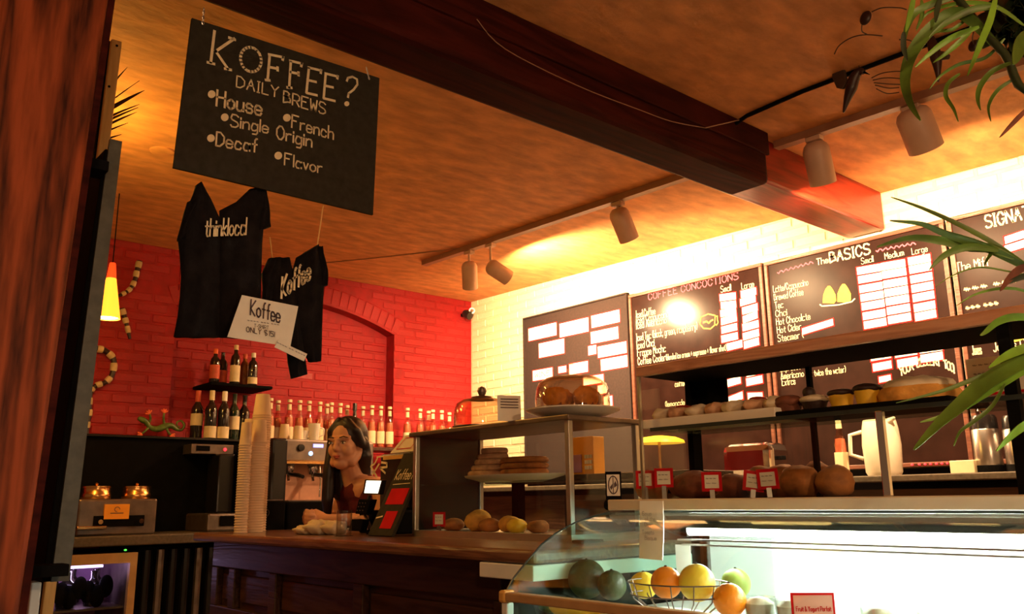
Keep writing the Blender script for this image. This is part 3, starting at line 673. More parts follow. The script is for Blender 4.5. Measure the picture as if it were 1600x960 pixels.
for i, ch in enumerate(n):
    if ch == ' ': continue
    u = i/(len(n)-1); x = 750+u*280; y = 918-48*math.sin(u*math.pi)-12*u; mt(m2, ch, c3(x, y), .040, c3(x+17, y-3), sw=.16)
for cx, cy in ((338, 825), (432, 820)):
    tx.stroke([at(*c3(cx+x, cy+y), 'x', XB-.001) for x, y in ((-48, -18), (-20, 10), (0, 18), (22, 8), (44, -28), (-48, -18))], .008, NX); ob('cup_drawing', tx, 'chalk_cream', m2); tx = MB()
tx = MB(); mt(m2, 'The', c3(320, 346), .036, c3(378, 331), sw=.14); mt(m2, 'BASICS', c3(388, 334), .058, c3(595, 291), sw=.15)
tx = MB()
for (xa, ya, xb, yb) in ((115, 385, 300, 330), (625, 272, 830, 232)):
    tx.stroke([at(*c3(xa+(xb-xa)*i/24, ya+(yb-ya)*i/24+7*math.sin(i*1.9)), 'x', XB-.001) for i in range(25)], .006, NX); ob('flourish', tx, 'chalk_pink', m2); tx = MB()
pot = MB()
for cx, cy, k in ((382, 500, 1), (458, 492, 1.05)):
    pot.prism([at(*c3(cx+x*k, cy+y*k), 'x', XB-.001) for x, y in ((-32, 42), (-30, 0), (-18, -30), (-6, -46), (6, -46), (18, -30), (34, 0), (36, 30), (26, 44))], (-.001, 0, 0))
ob('pot_drawing', pot, 'chalk_yellow', m2)
tx = MB(); tx.stroke([at(*c3(x, y), 'x', XB-.001) for x, y in ((335, 550), (345, 558), (430, 552), (500, 535), (515, 520))], .007, NX); ob('plate_drawing', tx, 'chalk_cream', m2)
for x0, x1, ys in ((526, 648, (368, 413, 462, 507, 552, 602, 648)), (650, 775, (345, 388, 437, 482, 527, 575, 622)), (790, 905, (318, 362, 412, 460, 508, 560, 606))):
    for i, y in enumerate(ys): stick(m2, c3(x0+i*6, y+10), c3(x1+i*5, y-11), .041, 1)
for x0, x1, y in ((597, 700, 815), (608, 704, 868), (722, 835, 797), (735, 840, 848), (848, 966, 775), (855, 970, 822)): stick(m2, c3(x0, y+9), c3(x1, y-9), .040, 1)
stick(m2, c3(243, 690), c3(402, 640), .036, 1); stick(m2, c3(640, 940), c3(700, 928), .03, 1)
tx = MB(); mt(m3, 'SIGNATURE', c3(1195, 154), .062, (1650, 322), sw=.13)
for s, p, q, h in (('The Miff', (1495, 425), (1545, 410), .045), ('~~~ ~~~', (1490, 397), (1530, 388), .03), ('~~~ ~~~', (1507, 458), (1590, 437), .045), ('~~~ ~~~', (1510, 487), (1560, 475), .045), ('Jones', (1520, 555), (1534, 552), .05), ('Jones Cola', (1553, 550), (1620, 535), .05)):
    mt(m3, s, p, h, q)
tx = MB(); tx.prism([at(1583+26*math.cos(a), 522+13*math.sin(a)-3*math.cos(a), 'x', XB-.001) for a in [2*math.pi*i/18 for i in range(18)]], (-.001, 0, 0)); ob('cup_drawing', tx, 'chalk_yellow', m3)
for p, q in (((1570, 376), (1600, 366)), ((1570, 390), (1602, 380)), ((1512, 523), (1530, 518)), ((1556, 516), (1572, 510))): stick(m3, p, q, .036, 1)
# ================================================================== bar and back counters
ZBAR = 1.08
bar = thing('bar_counter', 'dark panelled wooden bar with a worn brown top', 'bar', (1.85, 2.8, 0))
ob('counter_top', MB().box(1.47, 2.105, 1.63, 3.87, ZBAR-.035, ZBAR), 'bar_top_wood', bar, bev=.010)
ob('body', MB().box(1.585, 2.085, 1.86, 3.84, 0, ZBAR-.035), 'bar_wood', bar)
FX0, FX1 = 1.555, 1.585
ob('top_rail', MB().box(FX0, FX1, 1.86, 3.84, .935, ZBAR-.035), 'bar_wood', bar, bev=.004)
ob('middle_rail', MB().box(FX0, FX1, 1.86, 3.84, .70, .775), 'bar_wood', bar, bev=.004)
ob('bottom_rail', MB().box(FX0, FX1, 1.86, 3.84, 0, .14), 'bar_wood', bar, bev=.004)
ys = [3.84]+[at(x, 900, 'x', FX0).y for x in (357, 420, 552, 770)]
for i, y in enumerate(ys):
    w = .06
    for z0, z1 in ((.775, .935), (.14, .70)): ob('stile', MB().box(FX0, FX1, max(y-w, 1.86), y, z0, z1), 'bar_wood', bar, bev=.004)
for y1, y0 in zip(ys, ys[1:]+[1.86]):
    if y1-.06-y0 > .06:
        for z0, z1 in ((.80, .91), (.17, .67)): ob('panel', MB().box(FX1-.012, FX1, y0+.02, y1-.08, z0, z1), 'bar_wood', bar, bev=.006)
tag(ob('white_end_block', MB().box(1.47, 2.10, 1.632, 1.845, ZBAR-.075, ZBAR-.037), 'white_enamel', bev=.003), 'white slab under the end of the bar top beside the curved glass', 'slab')
tag(ob('bar_end_cabinet', MB().box(1.60, 2.08, 1.66, 1.84, 0, ZBAR-.077), 'black', bev=.004), 'dark base carrying the white slab at the bar end', 'cabinet')
# back counter along the red wall
ZK = 1.05
bc = thing('back_counter', 'dark back counter along the red wall', 'counter', (2.6, 5.1, 0))
ob('counter_top', MB().box(.7, 3.70, 4.70, 5.60, ZK-.05, ZK), 'counter_grey', bc, bev=.006)
ob('cabinet_body', MB().box(2.05, 3.68, 4.78, 5.58, 0, ZK-.05), 'black', bc)
# small refrigerator under it with lavender light
fx0, fx1 = at(50, 900, 'y', 4.72).x, at(215, 868, 'y', 4.72).x
rf = thing('glass_door_fridge', 'small glass-door refrigerator with lavender light and dark bottles inside', 'refrigerator', ((fx0+fx1)/2, 5.0, 0))
zf = .965
rb = MB(); rb.box(fx0, fx0+.03, 4.75, 5.3, .02, zf); rb.box(fx1-.03, fx1, 4.75, 5.3, .02, zf); rb.box(fx0, fx1, 4.75, 5.3, zf-.03, zf); rb.box(fx0, fx1, 4.75, 5.3, .02, .06)
ob('shell', rb, 'steel_dark', rf); ob('back_lining', MB().box(fx0+.03, fx1-.03, 5.26, 5.29, .06, zf-.03), 'lav_wall', rf)
rb = MB(); rb.box(fx0, fx0+.035, 4.715, 4.75, .02, zf); rb.box(fx1-.035, fx1, 4.715, 4.75, .02, zf); rb.box(fx0+.035, fx1-.035, 4.715, 4.75, zf-.05, zf); rb.box(fx0+.035, fx1-.035, 4.715, 4.75, .02, .06)
ob('door_frame', rb, 'rail_tan', rf); ob('door_glass', MB().box(fx0+.035, fx1-.035, 4.728, 4.734, .06, zf-.05), 'pane', rf)
ob('light', MB().box(fx0+.10, fx0+.34, 4.80, 4.83, zf-.070, zf-.058), 'lav_light', rf); ob('shelf', MB().box(fx0+.03, fx1-.03, 4.78, 5.25, .69, .70), 'steel_dark', rf)
ld = bpy.data.lights.new('fridge_glow', 'POINT'); ld.energy = 1.8; ld.color = (.78, .52, 1); ld.shadow_soft_size = .05
lo = bpy.data.objects.new('fridge_glow', ld); COL.objects.link(lo); lo.parent = rf; lo.location = (0, -.02, zf-.11)
# ---- bottles
def bottle(kind):
    t = bpy.data.objects.new(kind, None); COL.objects.link(t); return t
def make_bottle(name, label, group, prof, gmat, lab=None, capm=None, lab2=None):
    t = thing(name, label, 'bottle', (0, 0, 0), group)
    ob('glass', MB().lathe(prof, (0, 0, 0), 18), gmat, t, smooth=True)
    R = max(p[0] for p in prof)
    if lab: ob('label', MB().lathe([(R+.0008, lab[0]), (R+.0008, lab[1])], (0, 0, 0), 18), lab[2], t, smooth=True)
    if lab2: ob('neck_label', MB().lathe([(lab2[3], lab2[0]), (lab2[4], lab2[1])], (0, 0, 0), 14), lab2[2], t, smooth=True)
    if capm: ob('cap', MB().lathe([(capm[1], capm[0]-capm[2]), (capm[1], capm[0]), (capm[1]*.9, capm[0]+.003)], (0, 0, 0), 14), capm[3], t, smooth=True)
    return t
PW = [(.034, 0), (.037, .006), (.037, .185), (.033, .205), (.018, .232), (.0145, .245), (.0145, .298), (.016, .30), (.016, .308), (.013, .31)]
PS = [(.033, 0), (.037, .006), (.037, .165), (.034, .185), (.020, .212), (.0145, .24), (.0135, .285), (.016, .29), (.016, .300)]
PL = [(.033, 0), (.036, .006), (.036, .16), (.031, .185), (.015, .205), (.0135, .25), (.015, .254)]
# dark bottle tops in the fridge
w0 = make_bottle('wine_bottle', 'dark bottle inside the lavender-lit refrigerator', 'bottles in the refrigerator', [(r*1.15, z*.56) for r, z in PW], 'dark_glass')
first = True
for i in range(9):
    x = fx0+.075+.043*i; y = 4.85+.12*(i % 3); loc = (x, y+.06, .70)
    if x > fx1-.09: continue
    if first: w0.location = loc; first = False
    else: dup(w0, loc)
fb = thing('dark_fruit_bag', 'dark round bundle in front of the bottles inside the refrigerator', 'bundle', (fx0+.2, 4.80, .70))
b = MB()
for i in range(8): b.ell((fx0+.075+.042*i, 4.815+.012*(i % 2), .755+.022*((i*5) % 3)), .036, .028, .056, 14, 10)
b.v = [Vector((v.x, v.y, max(v.z, .701))) for v in b.v]
ob('bundle', b, 'black', fb, smooth=True)
sl = thing('slatted_cabinet', 'black cabinet with vertical dark slats beside the glass-door refrigerator', 'cabinet', (1.8, 4.9, 0))
ob('body', MB().box(fx1+.03, 2.04, 4.80, 5.5, .02, .99), 'black', sl)
for i in range(7): ob('slat', MB().tube([(fx1+.07+i*.068, 4.785, .05), (fx1+.07+i*.068, 4.785, .97)], .020, 8), 'steel_dark' if i % 3 == 1 else 'black_gloss', sl)
tag(ob('power_light', MB().ell(at(196, 860, 'y', 4.695), .008, .003, .005, 10, 6), 'led_green'), 'tiny green power light under the back counter edge', 'light')
# ---- coffee brewer with two tins on top
mx0, mx1 = at(122, 800, 'y', 4.80).x, at(245, 800, 'y', 4.80).x; mzt = at(200, 780, 'y', 4.80).z
cm = thing('coffee_brewer', 'squat metal coffee brewer with orange sticker on the back counter', 'coffee machine', ((mx0+mx1)/2, 4.95, ZK))
ob('body', MB().box(mx0, mx1, 4.80, 5.15, ZK, mzt), 'steel_dark', cm, bev=.010)
ob('slot', MB().box(mx0+.075, mx1-.065, 4.785, 4.801, ZK+.045, ZK+.10), 'black', cm, bev=.003)
ob('lip', MB().box(mx0-.01, mx0+.13, 4.75, 4.80, ZK+.035, ZK+.05), 'copper', cm, bev=.003)
for dx in (.10, .30): ob('lever', MB().lathe([(.008, 0), (.008, .02), (.012, .022), (.012, .03)], (mx0+dx, 4.785, ZK+.07), 10, (0, -1, 0)), 'chrome', cm, smooth=True)
sa, sb_ = at(162, 812, 'y', 4.784), at(203, 788, 'y', 4.784)
st_ = ob('sticker', MB().box(sa.x, sb_.x, 4.783, 4.801, sa.z, sb_.z), 'orange_print', cm)
b = MB(); cx, cz = (sa.x+sb_.x)/2, sa.z*.35+sb_.z*.65
b.stroke([(cx+.013*math.cos(a), 4.7825, cz+.012*math.sin(a)) for a in [2*math.pi*i/12 for i in range(10)]], .003, NY); b.stroke([(sa.x+.03, 4.7825, sa.z+.03), (sb_.x-.03, 4.7825, sa.z+.03)], .004, NY)
ob('emblem', b, 'ink', st_)
tinp = [(.070, 0), (.074, .004), (.074, .03), (.070, .034), (.070, .058), (.073, .060), (.073, .068), (.02, .072)]
for i, (x, lab) in enumerate(((150, 'round copper-coloured tin on the brewer, beside the black panel'), (213, 'round copper-coloured tin on the brewer, beside the dark cabinet'))):
    p = at(x, 770, 'y', 4.97); t = thing('metal_tin', lab, 'tin', (p.x, 4.97, mzt), 'tins on the coffee brewer'); ob('tin', MB().lathe(tinp, (p.x, 4.97, mzt), 28), 'copper', t, smooth=True)
    ob('lid_knob', MB().lathe([(.006, 0), (.010, .008), (.004, .014)], (p.x, 4.97, mzt+.072), 12), 'copper', t, smooth=True)
# ---- black cabinet on the counter, gecko, wine bottles
kx1 = at(372, 690, 'y', 5.2).x; kz = 1.585
ck = thing('black_cabinet', 'black wall-side cabinet carrying the wine bottles and the gecko', 'cabinet', (1.7, 5.4, ZK))
ob('body', MB().box(.9, kx1+.15, 5.24, 5.60, ZK, kz), 'black', ck, bev=.004)
ob('ledge', MB().box(.9, kx1+.16, 5.22, 5.60, kz, kz+.012), 'black_gloss', ck)
kz += .012
vp = at(330, 703, 'y', 5.15); v0, v1 = at(294, 703, 'y', 5.15).x, at(360, 703, 'y', 5.15).x
gr = thing('coffee_grinder', 'dark coffee grinder with a red lamp under the wine bottles', 'grinder', ((v0+v1)/2, 5.05, ZK))
ob('head', MB().box(v0, v1, 5.10, 5.235, vp.z-.03, vp.z+.028), 'steel_dark', gr, bev=.004); ob('lamp', MB().ell((v1-.055, 5.097, vp.z), .010, .005, .010, 10, 6), 'led_red', gr)
ob('vent', MB().box(v0+.03, v0+.11, 5.095, 5.101, vp.z-.012, vp.z+.018), 'black', gr)
ob('column', MB().box(v0+.14, v1-.02, 5.02, 5.20, ZK+.10, vp.z-.03), 'black_gloss', gr, bev=.01)
ob('base', MB().box(v0+.03, v1+.02, 4.86, 5.20, ZK, ZK+.10), 'steel_dark', gr, bev=.012); ob('tray', MB().box(v0+.10, v1-.02, 4.845, 4.87, ZK+.03, ZK+.085), 'black', gr, bev=.004)
wn = 'wine bottle with a cream label standing on the black cabinet beside the gecko'
wb0 = make_bottle('wine_bottle', 'wine bottle with a red-capped neck and tall cream label beside the gecko ornament', 'wine bottles on the black cabinet', PW, 'dark_glass', (.09, .165, 'label_cream'), (.31, .0165, .07, 'label_red'))
wb0.location = (at(305, 690, 'y', 5.42).x, 5.42, kz)
for x, y, ly, cap, lb, gm in ((327, 5.36, (.012, .085), 'label_cream', 'wine bottle with a low cream label and long cream capsule on the black cabinet', 'dark_glass'), (347, 5.36, (.012, .085), 'paper', 'wine bottle with a low cream label and short pale capsule on the black cabinet', 'dark_glass'), (363, 5.42, (.075, .16), None, 'green wine bottle with a high pale label beside the paper cups', 'green_glass'), (379, 5.46, None, None, 'unlabelled dark wine bottle behind the paper cups', 'dark_glass')):
    w = make_bottle('wine_bottle', lb, 'wine bottles on the black cabinet', PW, gm, (ly[0], ly[1], 'label_cream') if ly else None, (.31, .0165, .06, cap) if cap else None)
    w.location = (at(x, 690, 'y', y).x, y, kz)
gk = at(255, 668, 'y', 5.46)
def gp(x, y, dy=0): return at(100+x*.2292, 533.3+y*.2292, 'y', 5.45+dy)
g = thing('gecko_ornament', 'green gecko ornament with orange feet and a curled tail', 'ornament', gp(640, 650))
b = MB(); sp = smoothpts([gp(505, 525), gp(530, 535), gp(560, 552), (gp(590, 590)), gp(640, 600), gp(690, 580), gp(735, 578), gp(765, 600), gp(800, 605), gp(820, 575), gp(800, 545), gp(770, 555), gp(775, 585), gp(793, 580)], 4)
m = len(sp); rr = []
for i in range(m):
    u = i/(m-1); rr.append(.010+.008*math.exp(-((u-.10)/.07)**2)+.011*math.exp(-((u-.36)/.14)**2)-.006*max(0, (u-.5)*2))
b.tube(sp, rr, 10); ob('body', b, 'gecko_green', g, smooth='all')
for (a, c, d) in (((575, 560), (600, 530), (583, 498)), ((580, 585), (560, 610), (530, 632)), ((690, 575), (672, 540), (683, 490)), ((700, 585), (700, 615), (728, 640))):
    lg = ob('leg', MB().tube(bez(gp(*a), gp(*c, -.01), gp(*d, -.015), 6), [.008, .008, .008, .007, .007, .006, .006], 8), 'gecko_green', g, smooth='all')
    f = MB(); p = gp(*d, -.015); v = (gp(*d)-gp(*c)).normalized()
    for k in range(4):
        q = Matrix.Rotation(math.radians(-54+36*k), 3, 'Y') @ v; f.cap(p, p+q*.022, .0045, .0055, 8)
    ob('foot', f, 'gecko_orange', lg, smooth=True)
# ---- little shelf with liquor bottles
shx0, shx1 = at(322, 606, 'y', 5.48).x, at(418, 606, 'y', 5.48).x; shz = at(365, 602, 'y', 5.48).z
tag(ob('wall_shelf', MB().box(shx0, shx1, 5.40, YR+ND-.012, shz-.02, shz), 'black', bev=.003), 'small black shelf on the red wall carrying five liquor bottles', 'shelf')
lq = [(334, 'label_red', (.03, .12), 'gecko_orange', 'liquor bottle with a red cap and red label on the small shelf'), (346, 'label_red', (.02, .10), None, 'short-capped liquor bottle with a mottled red label on the small shelf'), (366, 'label_cream', (.02, .13), 'label_cream', 'tallest liquor bottle on the small shelf with a bright cream label'), (381, 'amber_glass', (.02, .11), 'label_red', 'amber liquor bottle with a narrow brown label on the small shelf'), (394, 'label_cream', (.015, .06), 'paper', 'liquor bottle with a pale cap at the shelf end above the paper cups')]
for x, lm, lz, cpm, lb in lq:
    k = 1.18 if x == 366 else 1.0
    w = make_bottle('liquor_bottle', lb, 'liquor bottles on the small shelf', [(r*.88, z*k*.88) for r, z in PL], 'dark_glass' if x != 381 else 'amber_glass', (lz[0], lz[1], lm), (.226*k, .015, .03, cpm) if cpm else None)
    yb_ = 5.555 if x in (346, 381) else 5.48; w.location = (at(x, 600, 'y', yb_).x, yb_, shz)
# ---- syrup shelf with its row of bottles
syx0, syx1, syz = at(408, 690, 'y', 5.48).x, at(712, 690, 'y', 5.48).x, 1.59
tag(ob('syrup_shelf', MB().box(syx0, syx1, 5.37, 5.608, syz-.025, syz), 'bar_wood', bev=.003), 'long dark wall shelf carrying the row of syrup bottles', 'shelf')
s0 = make_bottle('syrup_bottle', 'clear syrup bottle with pale labels in the long row along the red wall', 'syrup bottles on the long shelf', [(r*.83, z) for r, z in PS], 'bottle_glass', (.03, .12, 'label_cream'), (.303, .0165, .016, 'label_cream'), (.235, .275, 'label_cream', .0145, .0135))
ob('syrup', MB().lathe([(.001, .006), (.026, .008), (.026, .15), (.022, .185), (.001, .19)], (0, 0, 0), 16), 'syrup', s0, smooth=True)
first = True
for x, back in ((420, 0), (432, .09), (450, 0), (466, 0), (481, 0), (498, 0), (509, .09), (516, 0), (530, 0), (541, .09), (566, .09), (580, 0), (594, 0), (608, 0), (636, .0), (656, .0), (669, .09), (676, 0), (690, .0), (702, .09)):
    p = at(x, 690, 'y', 5.43+back); loc = (p.x, 5.43+back, syz)
    if first: s0.location = loc; first = False
    else: dup(s0, loc, random.uniform(0, 6))
bk = make_bottle('dark_bottle', 'black-topped bottle in the syrup row behind the barista', None, [(r*.85, z*1.02) for r, z in PS], 'dark_glass', None, (.31, .016, .05, 'black_gloss')); bk.location = (at(553, 690, 'y', 5.43).x, 5.43, syz)
# ---- snakes on the red wall
def snake(label, pts, y, n, r):
    P = smoothpts([at(*p, 'y', y) for p in pts], 7); t = thing('wooden_snake', label, 'wall ornament', P[-1])
    m = len(P); ob('body', MB().tube(P, [r*(1-.5*i/m) for i in range(m)], 10), 'snake_dark', t, smooth='all')
    for k in range(n):
        i = int((k+.2)*(m-4)/n); seg_ = P[i:i+5]; b = MB(); rr = r*(1-.5*i/m)+.0045; b.tube(seg_, [rr*.9]+[rr]*(len(seg_)-2)+[rr*.9], 10); ob('segment', b, 'snake_cream', t, smooth=True)
snake('short black and cream jointed snake curling behind the orange pendant lamp', [(218, 408), (214, 424), (210, 440), (203, 452), (193, 459), (184, 463)], 5.58, 5, .017)
snake('short black and cream jointed snake hanging below the pendant lamp', [(190, 482), (195, 497), (199, 512), (203, 530)], 5.58, 3, .017)
snake('long black and cream jointed snake looped beside the black panel', [(140, 543), (150, 545), (165, 549), (177, 562), (176, 583), (166, 597), (150, 603), (142, 612), (140, 630), (140, 648), (137, 664), (136, 680)], 5.58, 10, .020)
# ================================================================== things on the bar
# ---- stacks of paper cups
def cupstack(n, r0=.033, r1=.043, h=.10, step=.011):
    b = MB(); prof = []
    z = 0
    for i in range(n):
        prof += [(r1, z), (r1+.002, z+.002), (r1+.002, z+.005), (r1-.001, z+.006)]; z += step
    prof += [(r1-.001, z), (r0, z+h-step), (.001, z+h-step)]
    return b.lathe([(.001, 0)]+prof, (0, 0, 0), 20), z+h-step
for x, y, zt_px, r1, lb in ((384, 3.72, 655, .040, 'tall column of nested paper cups with a second column in front'), (400, 3.80, 616, .042, 'tallest column of nested paper cups, topped by one narrow cup'), (397, 3.63, 656, .036, 'tall column of nested paper cups standing closest to the espresso machine'), (376, 3.60, 660, .027, 'slim column of nested paper cups at the edge of the cup group')):
    p = at(x, 830, 'y', y); ztop = at(x, zt_px, 'y', y).z; step = .011; n = max(2, int((ztop-ZBAR-.09)/step)); bb, hh = cupstack(n, r1*.76, r1)
    t = thing('paper_cup_stack', lb, 'cups', (p.x, y, ZBAR), 'paper cup columns on the bar'); bb.xf(Matrix.Translation((p.x, y, ZBAR)) @ Matrix.Diagonal((1, 1, (ztop-ZBAR)/hh, 1))); ob('cups', bb, 'paper_cup', t, smooth=True)
# ---- espresso machine
EY = 4.82; ex0, ex1 = at(414, 700, 'y', EY).x, at(572, 700, 'y', EY).x; ez1 = at(470, 688, 'y', EY).z
em = thing('espresso_machine', 'steel espresso machine with blue display behind the barista', 'espresso machine', ((ex0+ex1)/2, 5.0, ZK))
ez0 = ZK
ob('side_panel', MB().box(ex0, ex0+.10, EY-.10, EY+.38, ez0+.04, ez1), 'black_gloss', em, bev=.015); ob('side_panel', MB().box(ex1-.05, ex1, EY-.10, EY+.38, ez0+.04, ez1), 'steel_dark', em, bev=.015)
ob('head', MB().box(ex0+.10, ex1-.05, EY-.06, EY+.38, ez1-.135, ez1), 'steel_dark', em, bev=.012)
ob('trim', MB().box(ex0+.11, ex1-.05, EY-.07, EY-.058, ez1-.145, ez1-.132), 'copper', em)
ob('back_panel', MB().box(ex0+.10, ex1-.05, EY+.12, EY+.38, ez0+.10, ez1-.135), 'esp_panel', em)
ob('drip_tray', MB().box(ex0+.09, ex1-.04, EY-.14, EY+.13, ez0+.04, ez0+.10), 'steel', em, bev=.006)
for dx in (.14, ): 
    for xx in (ex0+.05, ex1-.07): ob('foot', MB().lathe([(.02, 0), (.015, .04)], (xx, EY+.1, ez0), 12), 'black', em)
p = at(497, 697, 'y', EY-.065); ob('display', MB().box(p.x-.030, p.x+.035, EY-.066, EY-.058, p.z-.010, p.z+.010), 'lcd_blue', em)
p = at(486, 709, 'y', EY-.065); ob('button', MB().lathe([(.013, 0), (.013, .006), (.001, .007)], (p.x, EY-.058, p.z), 14, (0, -1, 0)), 'led_blue', em, smooth=True)
p = at(470, 700, 'y', EY-.065); ob('knob', MB().lathe([(.022, 0), (.020, .02), (.001, .021)], (p.x, EY-.058, p.z), 16, (0, -1, 0)), 'black_gloss', em, smooth=True)
for x in (452, 490):
    p = at(x, 730, 'y', EY+.02); gh = ob('brew_group', MB().lathe([(.030, -.03), (.036, 0), (.036, .03), (.03, .04)], (p.x, EY+.03, ez1-.175), 20), 'chrome', em, smooth=True)
    ob('portafilter', MB().tube([(p.x, EY+.0, ez1-.205), (p.x, EY-.10, ez1-.215), (p.x, EY-.16, ez1-.225)], [.012, .014, .011], 10), 'black_gloss', gh, smooth=True); ob('spout', MB().tube([(p.x, EY+.03, ez1-.205), (p.x, EY+.02, ez1-.245)], .008, 8), 'chrome', gh)
p = at(499, 740, 'y', EY-.03); ob('steam_wand', MB().tube([(p.x, EY-.03, ez1-.14), (p.x, EY-.05, ez1-.25), (p.x-.004, EY-.05, ez1-.34)], .005, 8), 'chrome', em, smooth=True)
def cup(label, x, y, z, r=.038, h=.075, mat='ceramic', paper=False, group='cups on the espresso machine'):
    t = thing('paper_cup' if paper else 'coffee_cup', label, 'cup', (x, y, z), group)
    pr = [(r*.72, 0), (r*.74, .003), (r, h), (r*.93, h), (r*.68, .006), (.001, .006)] if not paper else [(r, 0), (r*.98, .004), (r*.74, h), (.001, h)]
    ob('cup', MB().lathe([(.001, 0)]+pr if not paper else pr, (x, y, z), 22), mat, t, smooth=True)
    if not paper: ob('handle', MB().tube([(x+r*.85, y-.01, z+h*.8), (x+r*1.5, y-.02, z+h*.7), (x+r*1.45, y-.02, z+h*.35), (x+r*.75, y-.01, z+h*.25)], .005, 8), mat, t, smooth=True)
for x, lb in ((444, 'inverted paper cup on the espresso machine beside the paper cup columns'), (455, 'inverted paper cup on the espresso machine beside a ceramic cup')):
    p = at(x, 688, 'y', EY+.10); cup(lb, p.x, EY+.10-.09*(x > 450), ez1, .034, .10 if x < 450 else .085, 'paper_cup', True)
p = at(471, 688, 'y', EY+.05); cup('low cream cup on the espresso machine', p.x, EY+.05, ez1, .045, .06)
p = at(490, 688, 'y', EY+.02); cup('tall cream mug on the espresso machine beside the barista', p.x, EY+.02, ez1, .038, .105)
p = at(590, 690, 'y', EY+.10)
# ---- knock box and black canisters behind the bar edge
for x0, x1, zt_, lb in ((396, 447, 783, 'black boxy coffee knock box behind the cloth bundle'), (449, 520, 784, 'black low drip box behind the clasped hands')):
    y = 3.98 if x0 < 400 else 4.0; a, c = at(x0, zt_, 'y', y), at(x1, zt_, 'y', y)
    t = thing('coffee_box', lb, 'box', ((a.x+c.x)/2, y+.08, 1.0)); ob('body', MB().box(a.x, c.x, y, y+.18, 1.0, a.z), 'black', t, bev=.008); ob('rim', MB().box(a.x+.01, c.x-.01, y+.01, y+.17, a.z, a.z+.006), 'steel_dark', t)
    b = MB(); cc = Vector(((a.x+c.x)/2-.02, y-.001, (1.0+a.z)/2+.05)); b.stroke([cc+Vector((.018*math.cos(q), 0, .018*math.sin(q))) for q in [2*math.pi*i/12 for i in range(13)]], .002, NY); ob('emblem', b, 'steel_dark', t)
ws = thing('work_counter', 'lower work counter between the bar and the espresso machine', 'counter', (2.1, 4.2, 0)); a = at(390, 800, 'y', 3.96).x
ob('counter_top', MB().box(a-.03, 2.40, 3.93, 4.25, .97, 1.0), 'counter_grey', ws); ob('body', MB().box(a, 2.38, 3.95, 4.23, 0, .97), 'black', ws)
# ---- cloth bundle
p, q = at(448, 836, 'z', ZBAR), at(521, 836, 'z', ZBAR)
c = (p+q)/2; c.y -= .02; b = MB()
def lump(v): return 1+.10*math.sin(v.x*7+v.z*5)+.08*math.sin(v.y*9-v.x*4)+.06*math.sin(11*v.x)
for dx, dy, rx, rz, up in ((-.05, .03, .048, .020, 0), (.0, 0, .060, .031, .0), (.05, -.04, .052, .029, 0), (-.015, .05, .046, .022, .0)):
    b.ell((c.x+dx*.5+.03, c.y-dx*1.1+dy*.3, ZBAR+rz*.82), rx, rx, rz, 22, 12, lump)
b.v = [Vector((v.x, v.y, max(v.z, ZBAR+.001))) for v in b.v]
tag(ob('cloth_bundle', b, 'cloth_cream', smooth='all'), 'crumpled cream cloth bundle on the bar in front of the clasped hands', 'cloth')
# ---- glass jar
p = at(537, 838, 'z', ZBAR); t = thing('tip_jar', 'clear straight glass jar on the bar beside the card reader', 'jar', (p.x, p.y, ZBAR)); jh = .092
ob('glass', MB().lathe([(.001, .001), (.027, .001), (.029, .006), (.029, jh), (.0265, jh), (.0265, .008), (.001, .008)], (p.x, p.y, ZBAR), 24), 'jar_glass', t, smooth=True)
ob('tray', MB().lathe([(.034, 0), (.036, .0008), (.001, .0009)], (p.x, p.y, ZBAR), 24), 'black', t)
# ---- cash register with sticker panel
RX, RY0, RY1 = 1.93, 2.86, 3.08
rg = thing('cash_register', 'black cash register with a white crossed emblem on its back', 'cash register', (2.0, 2.97, ZBAR))
ob('base', MB().box(1.86, 2.10, RY0-.02, RY1+.04, ZBAR, ZBAR+.09), 'black', rg, bev=.008)
ob('body', MB().box(RX, 2.08, RY0, RY1, ZBAR+.09, ZBAR+.315), 'black_gloss', rg, bev=.010)
p = at(590, 703, 'x', RX-.004); ob('top_strip', MB().box(RX-.004, RX+.02, RY0+.02, RY1-.03, ZBAR+.290, ZBAR+.306), 'cap_yellow', rg)
def rp(x, y): return at(480+x*.2397, 620+y*.2396, 'x', RX-.001)
b = MB()
for pts, w in ((((415, 455), (455, 525)), .010), (((470, 440), (425, 510)), .009), (((420, 450), (440, 440), (460, 400)), .008), (((455, 395), (500, 390)), .006), (((485, 430), (520, 435), (520, 460), (475, 465), (510, 500)), .009)): b.stroke([rp(*q) for q in pts], w, NX)
ob('emblem', b, 'chalk_cream', rg)
pm = thing('paper_sign', 'white paper with a red-framed note standing on the cash register', 'sign', (1.98, 2.97, ZBAR+.317))
q = [at(*v, 'x', 1.955) for v in ((611, 699), (640, 701), (656, 664), (628, 668))]; zz = ZBAR+.317
PP = [Vector((1.95, q[0].y, zz)), Vector((1.95, q[1].y-.03, zz)), Vector((2.01, q[1].y-.04, zz+.075)), Vector((2.01, q[0].y-.02, zz+.075))]
ob('sheet', MB().prism(PP, (.003, 0, .0)), 'paper', pm)
ctr = sum(PP, Vector())/4; fr4 = [ctr+(v-ctr)*.62+Vector((-.0015, 0, .001)) for v in PP]; b = MB(); nn = (PP[1]-PP[0]).cross(PP[3]-PP[0]).normalized(); nn = nn if nn.x < 0 else -nn
b.stroke(fr4+[fr4[0]], .004, nn); ob('red_frame', b, 'red_print', pm)
ob('fold', MB().prism([PP[0], PP[1], PP[1]+Vector((.11, 0, .0005)), PP[0]+Vector((.11, 0, .0005))], (0, 0, .001)), 'paper', pm)
